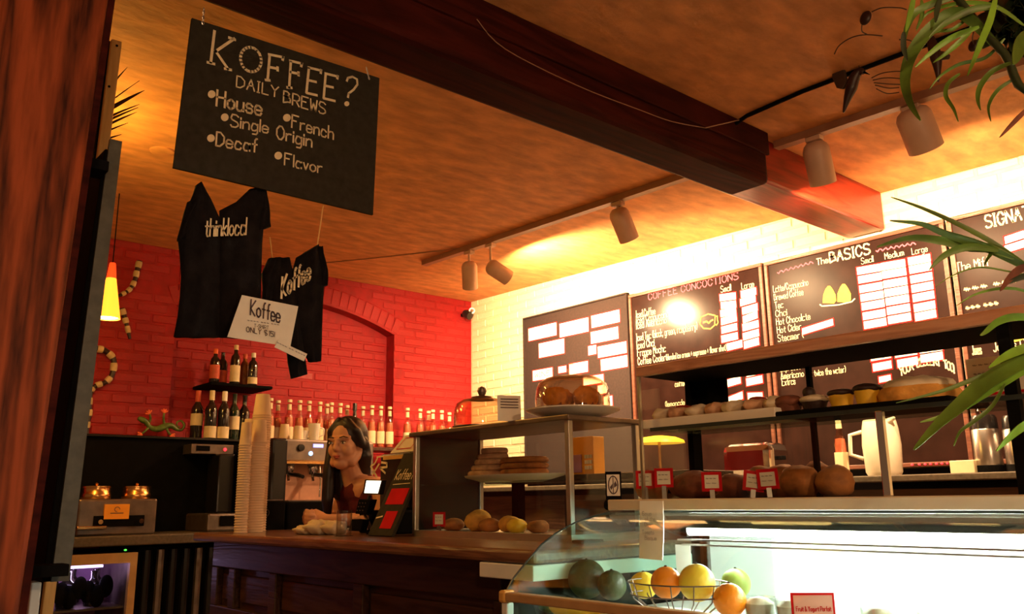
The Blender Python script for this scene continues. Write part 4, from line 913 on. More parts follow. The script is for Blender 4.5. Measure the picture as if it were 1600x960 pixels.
# ---- card terminal on a stand
tp = at(582, 762, 'x', 1.80)
ct = thing('card_terminal', 'card terminal with glowing screen and keypads on a slim stand', 'card terminal', (1.80, tp.y, ZBAR))
def tq(x, y, X=1.80): return at(480+x*.2397, 620+y*.2396, 'x', X)
def plate(pts, X, th, mat, name, par): return ob(name, MB().prism([tq(*v, X) for v in pts], (th, 0, 0)), mat, par, bev=.002)
plate(((375, 540), (490, 545), (470, 640), (360, 638)), 1.80, .02, 'black_gloss', 'screen_housing', ct)
plate(((385, 548), (480, 550), (458, 632), (370, 630)), 1.798, .003, 'screen', 'screen', ct)
plate(((335, 670), (415, 672), (385, 770), (312, 765)), 1.80, .03, 'black', 'keypad', ct)
plate(((290, 800), (365, 803), (345, 880), (268, 875)), 1.78, .03, 'black', 'card_reader', ct)
ob('stand', MB().tube([tq(408, 640, 1.825), tq(375, 770, 1.825), Vector((1.825, tp.y+.03, ZBAR+.01))], .007, 8), 'steel_dark', ct); ob('foot', MB().lathe([(.03, 0), (.03, .006), (.01, .010)], (1.825, tp.y+.02, ZBAR), 20), 'black', ct)
plate(((278, 790), (350, 775), (398, 778), (392, 870), (360, 875), (365, 800)), 1.845, .004, 'paper_pink', 'receipt', ct)
b = MB()
for r in range(3):
    for c_ in range(3): p = tq(345+c_*18-r*9, 695+r*24, 1.799); b.box(p.x-.002, p.x, p.y-.003, p.y+.003, p.z-.002, p.z+.002)
ob('keys', b, 'steel_dark', ct)
# ---- leaning chalk menu with red photographs
k0, k1, k2, k3 = (430, 900), (545, 900), (710, 360), (600, 355)
B0 = tq(*k0, 1.70); B0.z = ZBAR+.004; yb = B0.y
Pm = [Vector((1.715, 2.810, ZBAR+.003)), Vector((1.715, 2.650, ZBAR+.003)), Vector((1.868, 2.650, ZBAR+.305)), Vector((1.868, 2.810, ZBAR+.305))]
lm = thing('chalk_menu', 'small black chalk menu with two red pictures leaning beside the glass case', 'chalkboard', (1.72, 2.70, ZBAR))
ob('board', MB().prism(Pm, (.012, 0, -.006)), 'chalk_black', lm, bev=.002)
ob('rest', MB().prism([Vector((1.86, 2.80, ZBAR+.28)), Vector((1.865, 2.66, ZBAR+.28)), Vector((1.925, 2.66, ZBAR+.002)), Vector((1.925, 2.80, ZBAR+.002))], (.008, 0, 0)), 'black', lm)
def mm(u, v, d=.001): return Pm[0].lerp(Pm[1], u).lerp(Pm[3].lerp(Pm[2], u), v)+mn*d
mn = (Pm[1]-Pm[0]).cross(Pm[3]-Pm[0]).normalized(); mn = mn if mn.x < 0 else -mn
for u0_, u1_, v0_, v1_ in ((.18, .92, .36, .55), (.38, .85, .08, .28)): ob('picture', MB().prism([mm(u0_, v0_), mm(u1_, v0_), mm(u1_, v1_), mm(u0_, v1_)], mn*.001), 'red_print', lm)
b = MB(); vv = (Pm[3]-Pm[0]).normalized(); b.text('Koffee?', mm(.12, .66), UY, vv, .042, sw=.10, nrm=mn, width=.12); b.stroke([mm(.15, .60), mm(.85, .61)], .003, mn); b.stroke([mm(.06, .20), mm(.30, .22)], .006, mn); ob('lettering', b, 'chalk_cream', lm)
# ================================================================== glass pastry case on the bar
GX0, GX1, GY0, GY1, GZ0, GZ1 = 1.785, 2.10, 1.815, 2.625, ZBAR, 1.432
gc = thing('glass_pastry_case', 'aluminium-framed glass pastry case standing on the bar', 'display case', (1.94, 2.24, ZBAR))
ob('top_board', MB().box(GX0-.012, GX1+.012, GY0-.012, GY1+.012, GZ1, GZ1+.016), 'steel_dark', gc, bev=.003)
for x in (GX0, GX1-.018):
    for y in (GY0, GY1-.018): ob('post', MB().box(x, x+.018, y, y+.018, GZ0+.022, GZ1), 'aluminium', gc, bev=.002)
for (x0, x1, y0, y1) in ((GX0, GX0+.018, GY0, GY1), (GX1-.018, GX1, GY0, GY1), (GX0+.018, GX1-.018, GY0, GY0+.018), (GX0+.018, GX1-.018, GY1-.018, GY1)):
    ob('bottom_rail', MB().box(x0, x1, y0, y1, GZ0, GZ0+.022), 'aluminium', gc); 
ob('front_glass', MB().box(GX0+.006, GX0+.010, GY0+.018, GY1-.018, GZ0+.022, GZ1), 'pane', gc); ob('side_glass', MB().box(GX0+.018, GX1-.018, GY0+.006, GY0+.010, GZ0+.022, GZ1), 'pane', gc)
ob('end_panel', MB().box(GX0+.018, GX1-.018, GY1-.012, GY1-.006, GZ0+.022, GZ1), 'black_gloss', gc); ob('back_glass', MB().box(GX1-.010, GX1-.006, GY0+.018, GY1-.018, GZ0+.022, GZ1), 'pane', gc)
GS = 1.262
ob('shelf', MB().box(GX0+.02, GX1-.02, GY0+.02, GY1-.02, GS-.006, GS), 'pane_green', gc)
ob('floor_tray', MB().box(GX0+.02, GX1-.02, GY0+.02, GY1-.02, GZ0+.004, GZ0+.018), 'steel', gc)
ob('corner_pad', MB().box(GX0+.0, GX0+.08, GY0-.05, GY0-.002, GZ0+.0005, GZ0+.008), 'steel_dark', gc)
def box_px(x, y, X): return at(x, y, 'x', X)
# plate with stacked flat cakes
a = at(735, 748, 'x', 1.93); c = at(868, 748, 'x', 1.93)
pl_ = thing('serving_plate', 'long white plate of flat cakes on the glass shelf of the bar case', 'plate', (1.94, (a.y+c.y)/2, GS))
yy = (a.y+c.y)/2; rr = min((a.y-c.y)/2, .30)
b = MB().lathe([(.001, 0), (.07, 0), (.115, .012), (.118, .016), (.07, .006), (.001, .006)], (0, 0, 0), 32); b.xf(Matrix.Translation((1.942, yy, GS)) @ Matrix.Diagonal((1.05, rr/.118, 1.5, 1))); ob('plate', b, 'ceramic', pl_, smooth=True)
def flatcake(x, y, z, r, h, label, mat='pastry', k=1.3):
    b = MB().lathe([(.001, 0), (r*.95, 0), (r, h*.3), (r*.98, h*.7), (r*.9, h), (.001, h*1.06)], (0, 0, 0), 26); b.xf(Matrix.Translation((x, y, z)) @ Matrix.Diagonal((1, k, 1, 1)))
    t = tag(ob('flat_cake', b, mat, smooth=True), label, 'cake', 'flat cakes on the long plate'); return t
zz = GS+.024
for i in range(3): flatcake(1.94, yy-.06, zz+i*.0195, .068, .018, 'brown flat cake in the low pile, stacked %s' % ('on the plate', 'in the middle', 'on top')[i], 'bread', 1.45)
for i in range(5): flatcake(1.945, yy+.135-.008*i, zz+i*.0195, .066-.006*i, .018, 'pale flat cake in the high pile, %s' % ('bottom layer', 'second layer', 'third layer', 'fourth layer', 'top layer')[i], 'pastry', 1.35)
# rolls on the floor of the case
def roll(label, p, rx, ry, rz, mat='muffin', group='rolls on the case floor', name='bread_roll', cat='roll', seed=0):
    fn = lambda v: 1+.05*math.sin(v.x*4+seed)+.04*math.sin(v.y*5+seed*2)+.025*math.sin(v.x*13+v.y*11)+.02*math.sin(v.z*12+seed)
    b = MB().ell((p[0], p[1], p[2]+rz*.86), rx, ry, rz, 20, 12, fn); b.v = [Vector((v.x, v.y, max(v.z, p[2]+.0005))) for v in b.v]
    return tag(ob(name, b, mat, smooth='all'), label, cat, group)
zt = GZ0+.018
for i, (x, rx, rz, mat, lb) in enumerate(((708, .04, .024, 'bread', 'brown roll beside the price card on the case floor'), (737, .052, .038, 'muffin', 'large golden bun on the case floor'), (766, .04, .024, 'bread', 'brown roll next to the large golden bun'), (788, .042, .028, 'muffin', 'round golden roll between brown rolls on the case floor'), (808, .034, .024, 'banana', 'small yellow cake on the case floor'), (830, .034, .022, 'bread', 'brown roll close to the case corner post'))):
    p = at(x, 825, 'x', 1.90); roll(lb, (1.90+.03*(i % 2), p.y, zt), rx, rx*1.05, rz, mat, seed=i)
def pcard(label, px, X, z, w, h, lines=('~~~', '~~'), tilt=0, rz=35, border='red_print', group='red-framed price cards'):
    """red-framed price card on a small clip, facing the customer"""
    p = at(*px, 'x', X); t = thing('price_card', label, 'price card', (X, p.y, z), group)
    R_ = Matrix.Translation((X, p.y, z)) @ Matrix.Rotation(math.radians(rz), 4, 'Z') @ Matrix.Rotation(math.radians(tilt), 4, 'X'); z0 = max(p.z-z-h/2, .008)
    # local: card in YZ plane facing -X
    ob('frame', MB().box(0, .002, -w/2, w/2, z0, z0+h).xf(R_), border, t); ob('sheet', MB().box(-.0012, 0, -w/2+.008, w/2-.008, z0+.008, z0+h-.008).xf(R_), 'paper', t)
    b = MB()
    for i, s in enumerate(lines): b.text(s, (-.0016, w*.28, z0+h*(.62-.24*i)), (0, -1, 0), (0, 0, 1), h*.10, nrm=(-1, 0, 0), width=w*.5, sw=.16)
    ob('print', b.xf(R_), 'ink', t); ob('clip', MB().box(-.004, .006, -.006, .006, 0, z0+.004).xf(R_), 'steel', t); return t
pcard('red-framed price card inside the bar case beside the rolls', (686, 812), 1.83, zt, .046, .050, ('~~~', '~~'))
pk2 = thing('snack_box', 'orange and violet snack box behind the bar case', 'box', (2.45, 2.2, 1.0))
p = at(928, 742, 'x', 2.30); q = at(862, 742, 'x', 2.30)
ob('carton', MB().box(2.30, 2.36, p.y, p.y+.14, p.z, p.z+.14), 'orange_print', pk2, bev=.002); ob('violet_label', MB().box(2.297, 2.301, p.y+.06, p.y+.11, p.z+.01, p.z+.075), 'lav_wall', pk2)
b = MB()
for r in range(3):
    for c_ in range(3): b.box(2.297, 2.3005, p.y+.008+.013*c_, p.y+.017+.013*c_, p.z+.02+.02*r, p.z+.033+.02*r)
ob('print', b, 'paper', pk2); p_sh = p
tag(ob('staff_shelf', MB().box(2.22, 2.46, 1.72, 2.75, p.z-.022, p.z), 'bar_wood', bev=.003), 'brown staff-side shelf behind the bar case holding a snack box', 'shelf')
for y_ in (1.80, 2.66): tag(ob('shelf_post', MB().box(2.32, 2.36, y_, y_+.04, 0, p.z-.022), 'black', bev=.003), 'black post carrying the staff-side shelf, %s' % ('by the pastry display' if y_ < 2 else 'by the cash register'), 'post')
# glass domes on top of the case
ZG = GZ1+.016
def dome(label, x, y, R, H, knob, plate=None):
    t = thing('cake_dome', label, 'cake dome', (x, y, ZG)); z = ZG
    if plate:
        ob('plate', MB().lathe([(.001, 0), (R*.62, 0), (R*1.0, .014), (R*1.26, .026), (R*1.265, .030), (R*1.0, .022), (R*.6, .012), (.001, .012)], (x, y, z), 40), 'ceramic', t, smooth=True); z += .024
    else: ob('plate', MB().lathe([(.001, 0), (R*.9, 0), (R*1.05, .006), (R*1.05, .009), (.001, .009)], (x, y, z), 36), 'steel', t, smooth=True); z += .010
    pr = [(R, 0), (R*1.0, H*.35), (R*.97, H*.62), (R*.90, H*.80), (R*.72, H*.93), (R*.4, H*.99), (.012, H)]
    ob('glass', MB().lathe(pr+[(max(r-.003, .001), h-.003) for r, h in reversed(pr)], (x, y, z), 40, closed=True), 'dome_glass', t, smooth=True)
    k = knob
    ob('knob', MB().lathe([(.010, 0), (.008, .008), (k*.7, .014), (k, .014+k*.8), (k*.75, .014+k*1.5), (.001, .014+k*1.8)], (x, y, z+H-.002), 20), 'jar_glass' if plate else 'steel_dark', t, smooth=True)
    if not plate: ob('lid_ring', MB().lathe([(.046, -.004), (.036, .008), (.012, .012)], (x, y, z+H-.003), 24), 'steel_dark', t, smooth=True)
    return t, z
p = at(745, 650, 'y', 2.36); dome('tall glass cake dome with dark finial, empty, on the bar case', 1.895, 2.36, .100, .098, .017)
_, zp = dome('low glass cake dome over muffins on a wide white plate', 1.905, 1.915, .118, .112, .016, True)
for i, (dx, dy, r, mat, lb) in enumerate(((-.055, .02, .040, 'muffin', 'golden muffin under the low glass dome, by the case front'), (.0, .05, .040, 'muffin', 'golden muffin under the low glass dome, at the back'), (.055, -.015, .039, 'bread_dark', 'dark muffin under the low glass dome'), (.005, -.050, .040, 'muffin', 'golden muffin under the low glass dome, facing the pastry display'))):
    x, y = 1.905+dx, 1.915+dy; t = thing('muffin', lb, 'muffin', (x, y, zp+.0), 'muffins under the low dome')
    ob('paper_case', MB().lathe([(r*.58, 0), (r*.8, .034), (.001, .034)], (x, y, zp), 18), 'bread_dark', t); ob('crumb', MB().ell((x, y, zp+.042), r, r, .034, 18, 10, lambda v: 1+.07*math.sin(v.x*8+i)+.06*math.sin(v.y*9)), mat, t, smooth='all')
ca, cb_ = at(784, 640, 'y', 2.07), at(811, 640, 'y', 2.07)
cq = thing('folded_card', 'small white printed card standing between the two glass domes', 'card', (1.76, 2.09, ZG))
h = .082; ob('sheet', MB().prism([(ca.x, 2.09, ZG), (cb_.x, 2.06, ZG), (cb_.x+.0, 2.062, ZG+h), (ca.x, 2.092, ZG+h)], (.001, .0015, 0)), 'paper', cq)
b = MB()
for i in range(4): z = ZG+h*(.85-.11*i); b.stroke([(ca.x+.008, 2.0885-.003, z), (cb_.x-.012, 2.064-.003, z)], .003, NY)
ob('print', b, 'ink', cq)
# ================================================================== refrigerated display case with curved glass
EYE, FYN = 1.612, -.25
dc = thing('refrigerated_case', 'curved-glass refrigerated display case with a bright tube lamp', 'display case', (1.78, .7, 0))
ob('base', MB().box(1.345, 2.24, FYN, EYE, 0, .90), 'laminate', dc, bev=.005)
ob('deck', MB().box(1.40, 2.12, FYN+.02, EYE-.03, .90, .925), 'white_enamel', dc)
ob('back_wall', MB().box(2.12, 2.15, FYN+.02, EYE-.03, .925, 1.172), 'white_enamel', dc)
curve = [(1.362, .99)]+[(v.x, v.z) for v in [at(*q, 'y', EYE) for q in ((800, 905), (820, 880), (845, 851), (870, 832), (900, 816), (930, 806), (950, 801))]]
ob('end_glass', MB().prism([(x, EYE-.006, z) for x, z in curve]+[(1.9, EYE-.006, 1.170), (2.15, EYE-.006, 1.170), (2.15, EYE-.006, .925), (1.42, EYE-.006, .925), (1.362, EYE-.006, .93)], (0, .005, 0)), 'pane_green', dc)
b = MB(); m = len(curve); v = []
for y in (FYN, EYE-.012):
    for dx in (0, .003): v += [(x+dx, y, z-.002*(dx > 0)) for x, z in curve]
f = []
for i in range(m-1): f += [(i, i+1, 2*m+i+1, 2*m+i), (m+i+1, m+i, 3*m+i, 3*m+i+1)]
f += [(0, 2*m, 3*m, m), (m-1, 2*m-1, 4*m-1, 3*m-1)]
ob('curved_glass', b.add(v, f), 'pane', dc, smooth=True)
ob('glass_edge', MB().tube([(x, EYE-.004, z+.001) for x, z in curve], .0022, 6), 'case_dark', dc)
ob('front_rail', MB().box(1.345, 1.375, FYN, EYE-.02, .972, .992), 'rail_tan', dc, bev=.003); ob('rail_cap', MB().box(1.343, 1.378, EYE-.02, EYE+.004, .968, .996), 'cap_yellow', dc, bev=.006)
ob('front_lower_glass', MB().box(1.352, 1.357, FYN, EYE-.02, .90, .972), 'pane_green', dc)
ob('corner_post', MB().box(1.35, 1.372, EYE-.02, EYE, .90, .968), 'white_enamel', dc, bev=.003)
ob('top_ledge', MB().box(1.728, 2.30, FYN, EYE+.004, 1.172, 1.200), 'laminate', dc, bev=.003)
ob('ledge_end', MB().lathe([(.001, 0), (.014, 0), (.014, .014), (.001, .016)], (1.742, EYE+.004, 1.186), 16, (0, 1, 0)), 'black', dc, smooth=True)
ob('canopy', MB().box(1.760, 2.15, FYN+.02, EYE-.18, 1.150, 1.172), 'case_dark', dc); ob('reflection_band', MB().box(1.778, 1.784, FYN+.02, EYE-.18, 1.128, 1.150), 'case_dark', dc)  # thin front strip: dark reflection on the glass, built as a part
tl = [(1.796, FYN+.05, 1.122), (1.796, EYE-.212, 1.122)]
ob('tube_lamp', MB().tube(tl, .012, 14), 'tube_light', dc, smooth=True)
ob('tube_socket', MB().box(1.784, 1.808, EYE-.212, EYE-.192, 1.107, 1.150), 'black', dc)
for z, x in ((1.101, 1.785), (1.088, 1.80)): ob('shelf_rail', MB().box(x, x+.010, FYN+.05, EYE-.18, z-.004, z), 'steel', dc)
ob('divider_glass', MB().box(1.80, 2.08, EYE-.262, EYE-.258, .925, 1.10), 'plastic_wrap', dc)
# fruit on the deck
ZD = .925
def fruit(name, label, px, X, r, mat, sx=1, grp=None, cat='fruit', zmin=None):
    p = at(*px, 'x', X); z = max(p.z, (zmin if zmin is not None else ZD)+r*.98)
    t = thing(name, label, cat, (X, p.y, z-r), grp); b = MB().ell((X, p.y, z), r, r*sx, r, 26, 16); ob('peel', b, mat, t, smooth=True)
    ob('stem_scar', MB().lathe([(.004, 0), (.002, .003)], (X, p.y, z+r*.985), 8), 'soil', t); return t, Vector((X, p.y, z))
# wire basket on a white tray
bp = at(1055, 930, 'x', 1.54)
tr = thing('white_tray', 'white tray under the wire fruit basket', 'tray', (1.53, bp.y, ZD))
ob('tray', MB().box(1.45, 1.66, bp.y-.13, bp.y+.13, ZD, ZD+.028), 'white_enamel', tr, bev=.004); ob('card', MB().box(1.445, 1.449, bp.y-.09, bp.y+.145, ZD+.010, ZD+.050), 'paper', tr)
bk_ = thing('wire_basket', 'wire basket holding citrus fruit in the refrigerated case', 'basket', (1.55, bp.y, ZD+.028)); b = MB(); z0 = ZD+.031
for k in range(14):
    a = 2*math.pi*k/14; c_, s_ = math.cos(a), math.sin(a); ob('wire', MB().tube([(1.55+.05*c_, bp.y+.065*s_, z0), (1.55+.085*c_, bp.y+.105*s_, z0+.03), (1.55+.095*c_, bp.y+.115*s_, z0+.065)], .0014, 5), 'steel_dark', bk_)
for rr, zz in ((.052, .0), (.092, .04), (.096, .066)): ob('hoop', MB().tube([(1.55+rr*math.cos(a), bp.y+(rr*1.22)*math.sin(a), z0+zz) for a in [2*math.pi*i/28 for i in range(29)]], .0016, 5, False), 'steel_dark', bk_)
zb = z0+.004
fruit('orange', 'whole orange in the wire basket between two yellow fruits', (1041, 911), 1.52, .034, 'orange_fruit', grp='citrus in the wire basket', zmin=zb)
fruit('grapefruit', 'large pale yellow grapefruit in the wire basket', (1089, 911), 1.545, .039, 'lemon_fruit', grp='citrus in the wire basket', zmin=zb)
fruit('lemon', 'small yellow lemon behind the orange in the wire basket', (1006, 915), 1.585, .030, 'lemon_fruit', 1.15, 'citrus in the wire basket', zmin=zb)
fruit('orange', 'orange lying on the case deck beside the wire basket', (1140, 938), 1.56, .034, 'orange_fruit')
fruit('dark_fruit', 'large dark green round fruit behind the curved end glass', (917, 905), 1.62, .048, 'avocado')
fruit('dark_fruit', 'smaller dark green fruit next to the large dark one', (956, 915), 1.62, .036, 'avocado')
fruit('lime', 'bright green fruit shining behind the grapefruit', (1150, 912), 1.76, .034, 'lime_fruit')
p = at(862, 920, 'x', 1.52); t = thing('plastic_tub', 'clear plastic tub near the curved end glass', 'tub', (1.52, p.y, ZD))
ob('tub', MB().lathe([(.001, 0), (.040, 0), (.050, .035), (.048, .035), (.038, .003), (.001, .003)], (1.52, p.y, ZD), 24), 'plastic_wrap', t, smooth=True); ob('lid', MB().lathe([(.053, .035), (.053, .040), (.03, .048), (.001, .049)], (1.52, p.y, ZD), 24), 'plastic_wrap', t, smooth=True); ob('food', MB().ell((1.52, p.y, ZD+.018), .034, .034, .014), 'leaf_lit', t, smooth=True)
p = at(905, 952, 'x', 1.44); t = thing('banana_bunch', 'yellow fruit lying low behind the front rail', 'fruit', (1.44, p.y, ZD))
for k in range(3): ob('banana', MB().tube(bez((1.42+.012*k, p.y-.09, ZD+.016), (1.40+.018*k, p.y, ZD+.020), (1.43+.014*k, p.y+.085, ZD+.032), 8), [.006, .012, .0145, .015, .015, .0145, .012, .008, .004], 10), 'banana', t, smooth='all')
p = at(1270, 942, 'x', 1.41); t = thing('price_card', 'pink price card with red border standing behind the front rail', 'price card', (1.41, p.y, ZD), 'red-framed price cards')
w, h = .074, .10; R_ = Matrix.Translation((1.41, p.y, ZD)) @ Matrix.Rotation(math.radians(45), 4, 'Z')
zc = at(1270, 927, 'x', 1.41).z-ZD
ob('frame', MB().box(0, .002, -w/2, w/2, 0, zc).xf(R_), 'red_print', t); ob('sheet', MB().box(-.001, 0, -w/2+.004, w/2-.004, .004, zc-.004).xf(R_), 'paper_pink', t)
b = MB(); b.text('Fruit & Yogurt Parfait', (-.0014, w*.40, zc-.030), (0, -1, 0), (0, 0, 1), .0075, nrm=(-1, 0, 0), width=w*.8, sw=.16); b.text('or', (-.0014, .006, zc-.044), (0, -1, 0), (0, 0, 1), .006, nrm=(-1, 0, 0), sw=.16); b.text('Fruit Cup', (-.0014, w*.22, zc-.058), (0, -1, 0), (0, 0, 1), .0075, nrm=(-1, 0, 0), width=w*.44, sw=.16); ob('print', b.xf(R_), 'red_print', t)
# pale cups of food further along, washed out by the lamp
for i, x in enumerate((1185, 1235, 1370, 1460)):
    p = at(x, 925, 'x', 1.60); t = thing('parfait_cup', 'clear cup of pale parfait on the lit case deck, %s' % ('closest to the wire basket', 'behind the pink card', 'past the pink card', 'furthest along the deck')[i], 'cup', (1.60, p.y, ZD), 'parfait cups')
    ob('cup', MB().lathe([(.001, 0), (.026, 0), (.034, .075), (.032, .075), (.024, .003), (.001, .003)], (1.60, p.y, ZD), 22), 'plastic_wrap', t, smooth=True); ob('parfait', MB().lathe([(.001, .004), (.023, .004), (.030, .062), (.018, .072), (.001, .076)], (1.60, p.y, ZD), 22), 'cream_icing', t, smooth=True)
p = at(1068, 882, 'x', 1.90); tag(ob('paper_tag', MB().box(1.90, 1.902, p.y-.025, p.y+.025, p.z-.05, p.z+.05), 'paper'), 'small grey paper tag hanging behind the citrus basket', 'tag')
# note taped to the ledge
n0, n1, n2, n3 = (at(1000, 783, 'x', 1.7265), at(1036, 783, 'x', 1.7265), at(1038, 876, 'x', 1.722), at(999, 873, 'x', 1.722))
nt2 = thing('paper_note', 'narrow handwritten paper note taped to the case ledge', 'note', n3)
L1_, R1_ = edge([n0, (n0+n3)/2+Vector((.002, 0, 0)), n3], 6), edge([n1, (n1+n2)/2+Vector((.001, 0, 0)), n2+Vector((-.006, 0, 0))], 6)
ob('sheet', MB().patch(L1_, R1_, 4, (1, 0, 0), .001, .0004), 'paper', nt2)
b = MB()
for s, y, x0, x1 in (('Soup', 806, 1004, 1018), ('of the', 814, 1008, 1024), ('Day', 823, 1008, 1018), ('Tomato', 835, 1004, 1022), ('Bisque', 844, 1008, 1026)):
    a, c = at(x0, y, 'x', 1.7195), at(x1, y, 'x', 1.7195); b.text(s, a, UY, V_, .010, nrm=NX, width=a.y-c.y, sw=.09)
ob('handwriting', b, 'ink', nt2)
# ================================================================== upper pastry display standing on the ledge
UX0, UX1, UZ0, UZ1, UYE = 1.835, 2.22, 1.200, 1.552, 1.590
uc = thing('pastry_display', 'open-framed glass pastry display standing on the refrigerated case', 'display case', (2.0, .6, UZ0))
ob('front_rail', MB().box(UX0, UX0+.022, FYN, UYE, UZ1-.014, UZ1+.014), 'frame_wood', uc, bev=.004)
ob('top_frame', MB().box(UX0+.022, UX0+.26, FYN, UYE, UZ1-.012, UZ1+.004), 'black', uc)
US = 1.392
ob('shelf', MB().box(UX0+.02, UX0+.25, FYN, UYE-.03, US-.008, US), 'pane_green', uc); ob('shelf_edge', MB().box(UX0+.016, UX0+.020, FYN, UYE-.03, US-.009, US+.001), 'case_dark', uc)
yp = at(1385, 770, 'x', UX0).y; ob('front_post', MB().box(UX0, UX0+.016, yp-.008, yp+.008, UZ0, US-.009), 'chrome', uc, bev=.002)
yq = at(1583, 640, 'x', UX0+.02).y; ob('black_post', MB().box(UX0+.022, UX0+.042, yq-.012, yq+.012, UZ0, UZ1-.012), 'black', uc)
yr = at(1268, 620, 'x', UX0+.25).y; ob('rear_post', MB().box(UX0+.24, UX0+.254, yr-.006, yr+.006, UZ0, UZ1-.012), 'black', uc)
ob('end_post', MB().box(UX0+.004, UX0+.012, UYE-.008, UYE, UZ0, UZ1-.014), 'aluminium', uc); ob('end_post', MB().box(UX0+.22, UX0+.26, UYE-.02, UYE, UZ0, UZ1-.012), 'black', uc)
ob('end_glass', MB().box(UX0+.012, UX0+.22, UYE-.006, UYE-.002, UZ0, UZ1-.014), 'pane', uc); ob('front_glass', MB().box(UX0+.006, UX0+.010, yp+.01, UYE-.01, UZ0, US-.012), 'pane', uc)
ob('rear_end_panel', MB().box(UX0+.246, UX0+.252, UYE-.13, UYE-.02, US+.01, UZ1-.012), 'black', uc)
# shelf goods
a, c = at(1005, 668, 'x', UX0+.03), at(1212, 650, 'x', UX0+.03)
tr2 = thing('pastry_tray', 'white tray of pale pastries on the upper glass shelf', 'tray', (UX0+.10, (a.y+c.y)/2, US)); ob('tray', MB().box(UX0+.028, UX0+.19, c.y, a.y, US, US+.026), 'ceramic', tr2, bev=.003)
n = 7
for i in range(n):
    y = a.y-.03-(a.y-c.y-.06)*i/(n-1); lb = 'flaky pale pastry on the white tray, %s' % ('at the end by the glass', 'with a jam centre beside the end piece', 'third along from the glass end', 'in the middle of the tray', 'just past the middle of the tray', 'with a jam centre near the chocolate muffin', 'closest to the chocolate muffin')[i]
    t = thing('pastry', lb, 'pastry', (UX0+.10, y, US+.026), 'pastries on the white tray'); x = UX0+.105
    ob('dough', MB().ell((x, y, US+.040), 0.062, .031, .021, 18, 10, lambda v: 1+.09*math.sin(v.x*9+i*2)+.07*math.sin(v.y*8-i)), 'pastry' if i % 2 else 'cream_icing', t, smooth='all')
    if i in (1, 5): ob('jam', MB().ell((x-.005, y, US+.058), .030, .022, .007, 14, 8), 'jam', t, smooth=True)
a2, c2_ = at(1207, 640, 'x', UX0+.05), at(1490, 620, 'x', UX0+.05)
tr3 = thing('black_tray', 'black tray carrying cupcakes and a frosted cake on the upper shelf', 'tray', (UX0+.12, (a2.y+c2_.y)/2, US)); ob('tray', MB().box(UX0+.03, UX0+.24, c2_.y, a2.y, US, US+.014), 'black', tr3, bev=.004)
zt = US+.014
def cupcake(label, x, mat, top, r=.030, h=.03, topmat=None):
    p = at(x, 625, 'x', UX0+.085); X = UX0+.085; t = thing('cupcake', label, 'cupcake', (X, p.y, zt), 'cupcakes on the black tray')
    ob('case', MB().lathe([(.001, 0), (r*.78, 0), (r, h), (.001, h)], (X, p.y, zt), 20), mat, t, smooth=True); ob('top', MB().ell((X, p.y, zt+h), r*1.08, r*1.08, top, 20, 10, lambda v: 1+.05*math.sin(v.x*9+x)), topmat or mat, t, smooth='all'); return t, Vector((X, p.y, zt+h+top))
cupcake('dark chocolate muffin next to the white pastry tray', 1232, 'bread_dark', .018, .034, .026)
t, q = cupcake('chocolate cupcake with cream and a dark truffle on top', 1272, 'chocolate', .012, .033, .026, 'cream_icing'); ob('truffle', MB().ell(q+Vector((0, .012, .006)), .016, .016, .015, 14, 8), 'chocolate', t, smooth=True)
cupcake('yellow cupcake with dark glaze beside the chocolate cupcake', 1315, 'banana', .011, .030, .034, 'chocolate'); cupcake('yellow cupcake with dark glaze beside the frosted cake', 1356, 'banana', .013, .030, .038, 'chocolate')
p = at(1436, 615, 'x', UX0+.12); t = thing('frosted_cake', 'domed cake with pale frosting at the end of the black tray', 'cake', (UX0+.12, p.y, zt))
ob('sponge', MB().lathe([(.001, 0), (.085, 0), (.088, .02), (.080, .032), (.001, .034)], (UX0+.12, p.y, zt), 28), 'muffin', t, smooth=True); ob('frosting', MB().ell((UX0+.12, p.y, zt+.032), .078, .078, .026, 26, 12, lambda v: 1+.05*math.sin(v.x*11)+.05*math.sin(v.y*13)), 'cream_icing', t, smooth='all')
# goods on the ledge under the shelf
roll('long dark brown loaf behind the first price cards', (1.98, at(1085, 770, 'x', 1.98).y, UZ0), .05, .085, .040, 'bread_dark', 'loaves on the ledge', 'bread_loaf', 'loaf', 1)
roll('orange-brown loaf end standing behind the first price card', (1.97, at(1020, 770, 'x', 1.97).y, UZ0), .045, .05, .034, 'bread', 'loaves on the ledge', 'bread_loaf', 'loaf', 2)
roll('dark loaf behind the lone price card', (1.98, at(1150, 770, 'x', 1.98).y, UZ0), .05, .05, .034, 'bread_dark', 'loaves on the ledge', 'bread_loaf', 'loaf', 3)
for i, (x, X, rx, ry, rz, lb) in enumerate(((1192, 1.99, .045, .048, .044, 'golden brown bun behind the pair of tilted price cards'), (1222, 2.15, .045, .055, .050, 'golden brown bun at the back of the ledge'), (1250, 1.985, .045, .050, .044, 'large golden brown bun beside the tilted price cards'), (1278, 2.15, .045, .05, .050, 'golden brown bun behind the large bun'), (1307, 1.985, .045, .046, .040, 'golden brown bun beside the chrome post'))):
    roll(lb, (X, at(x, 770, 'x', X).y, UZ0), rx, ry, rz, 'bread', 'buns on the ledge', 'bread_bun', 'bun', i+4)
tag(ob('tray_liner', MB().box(1.885, 2.10, at(1335, 770, 'x', 1.95).y, at(1160, 770, 'x', 1.95).y, UZ0, UZ0+.0008), 'black'), 'thin black liner under the golden buns', 'liner')
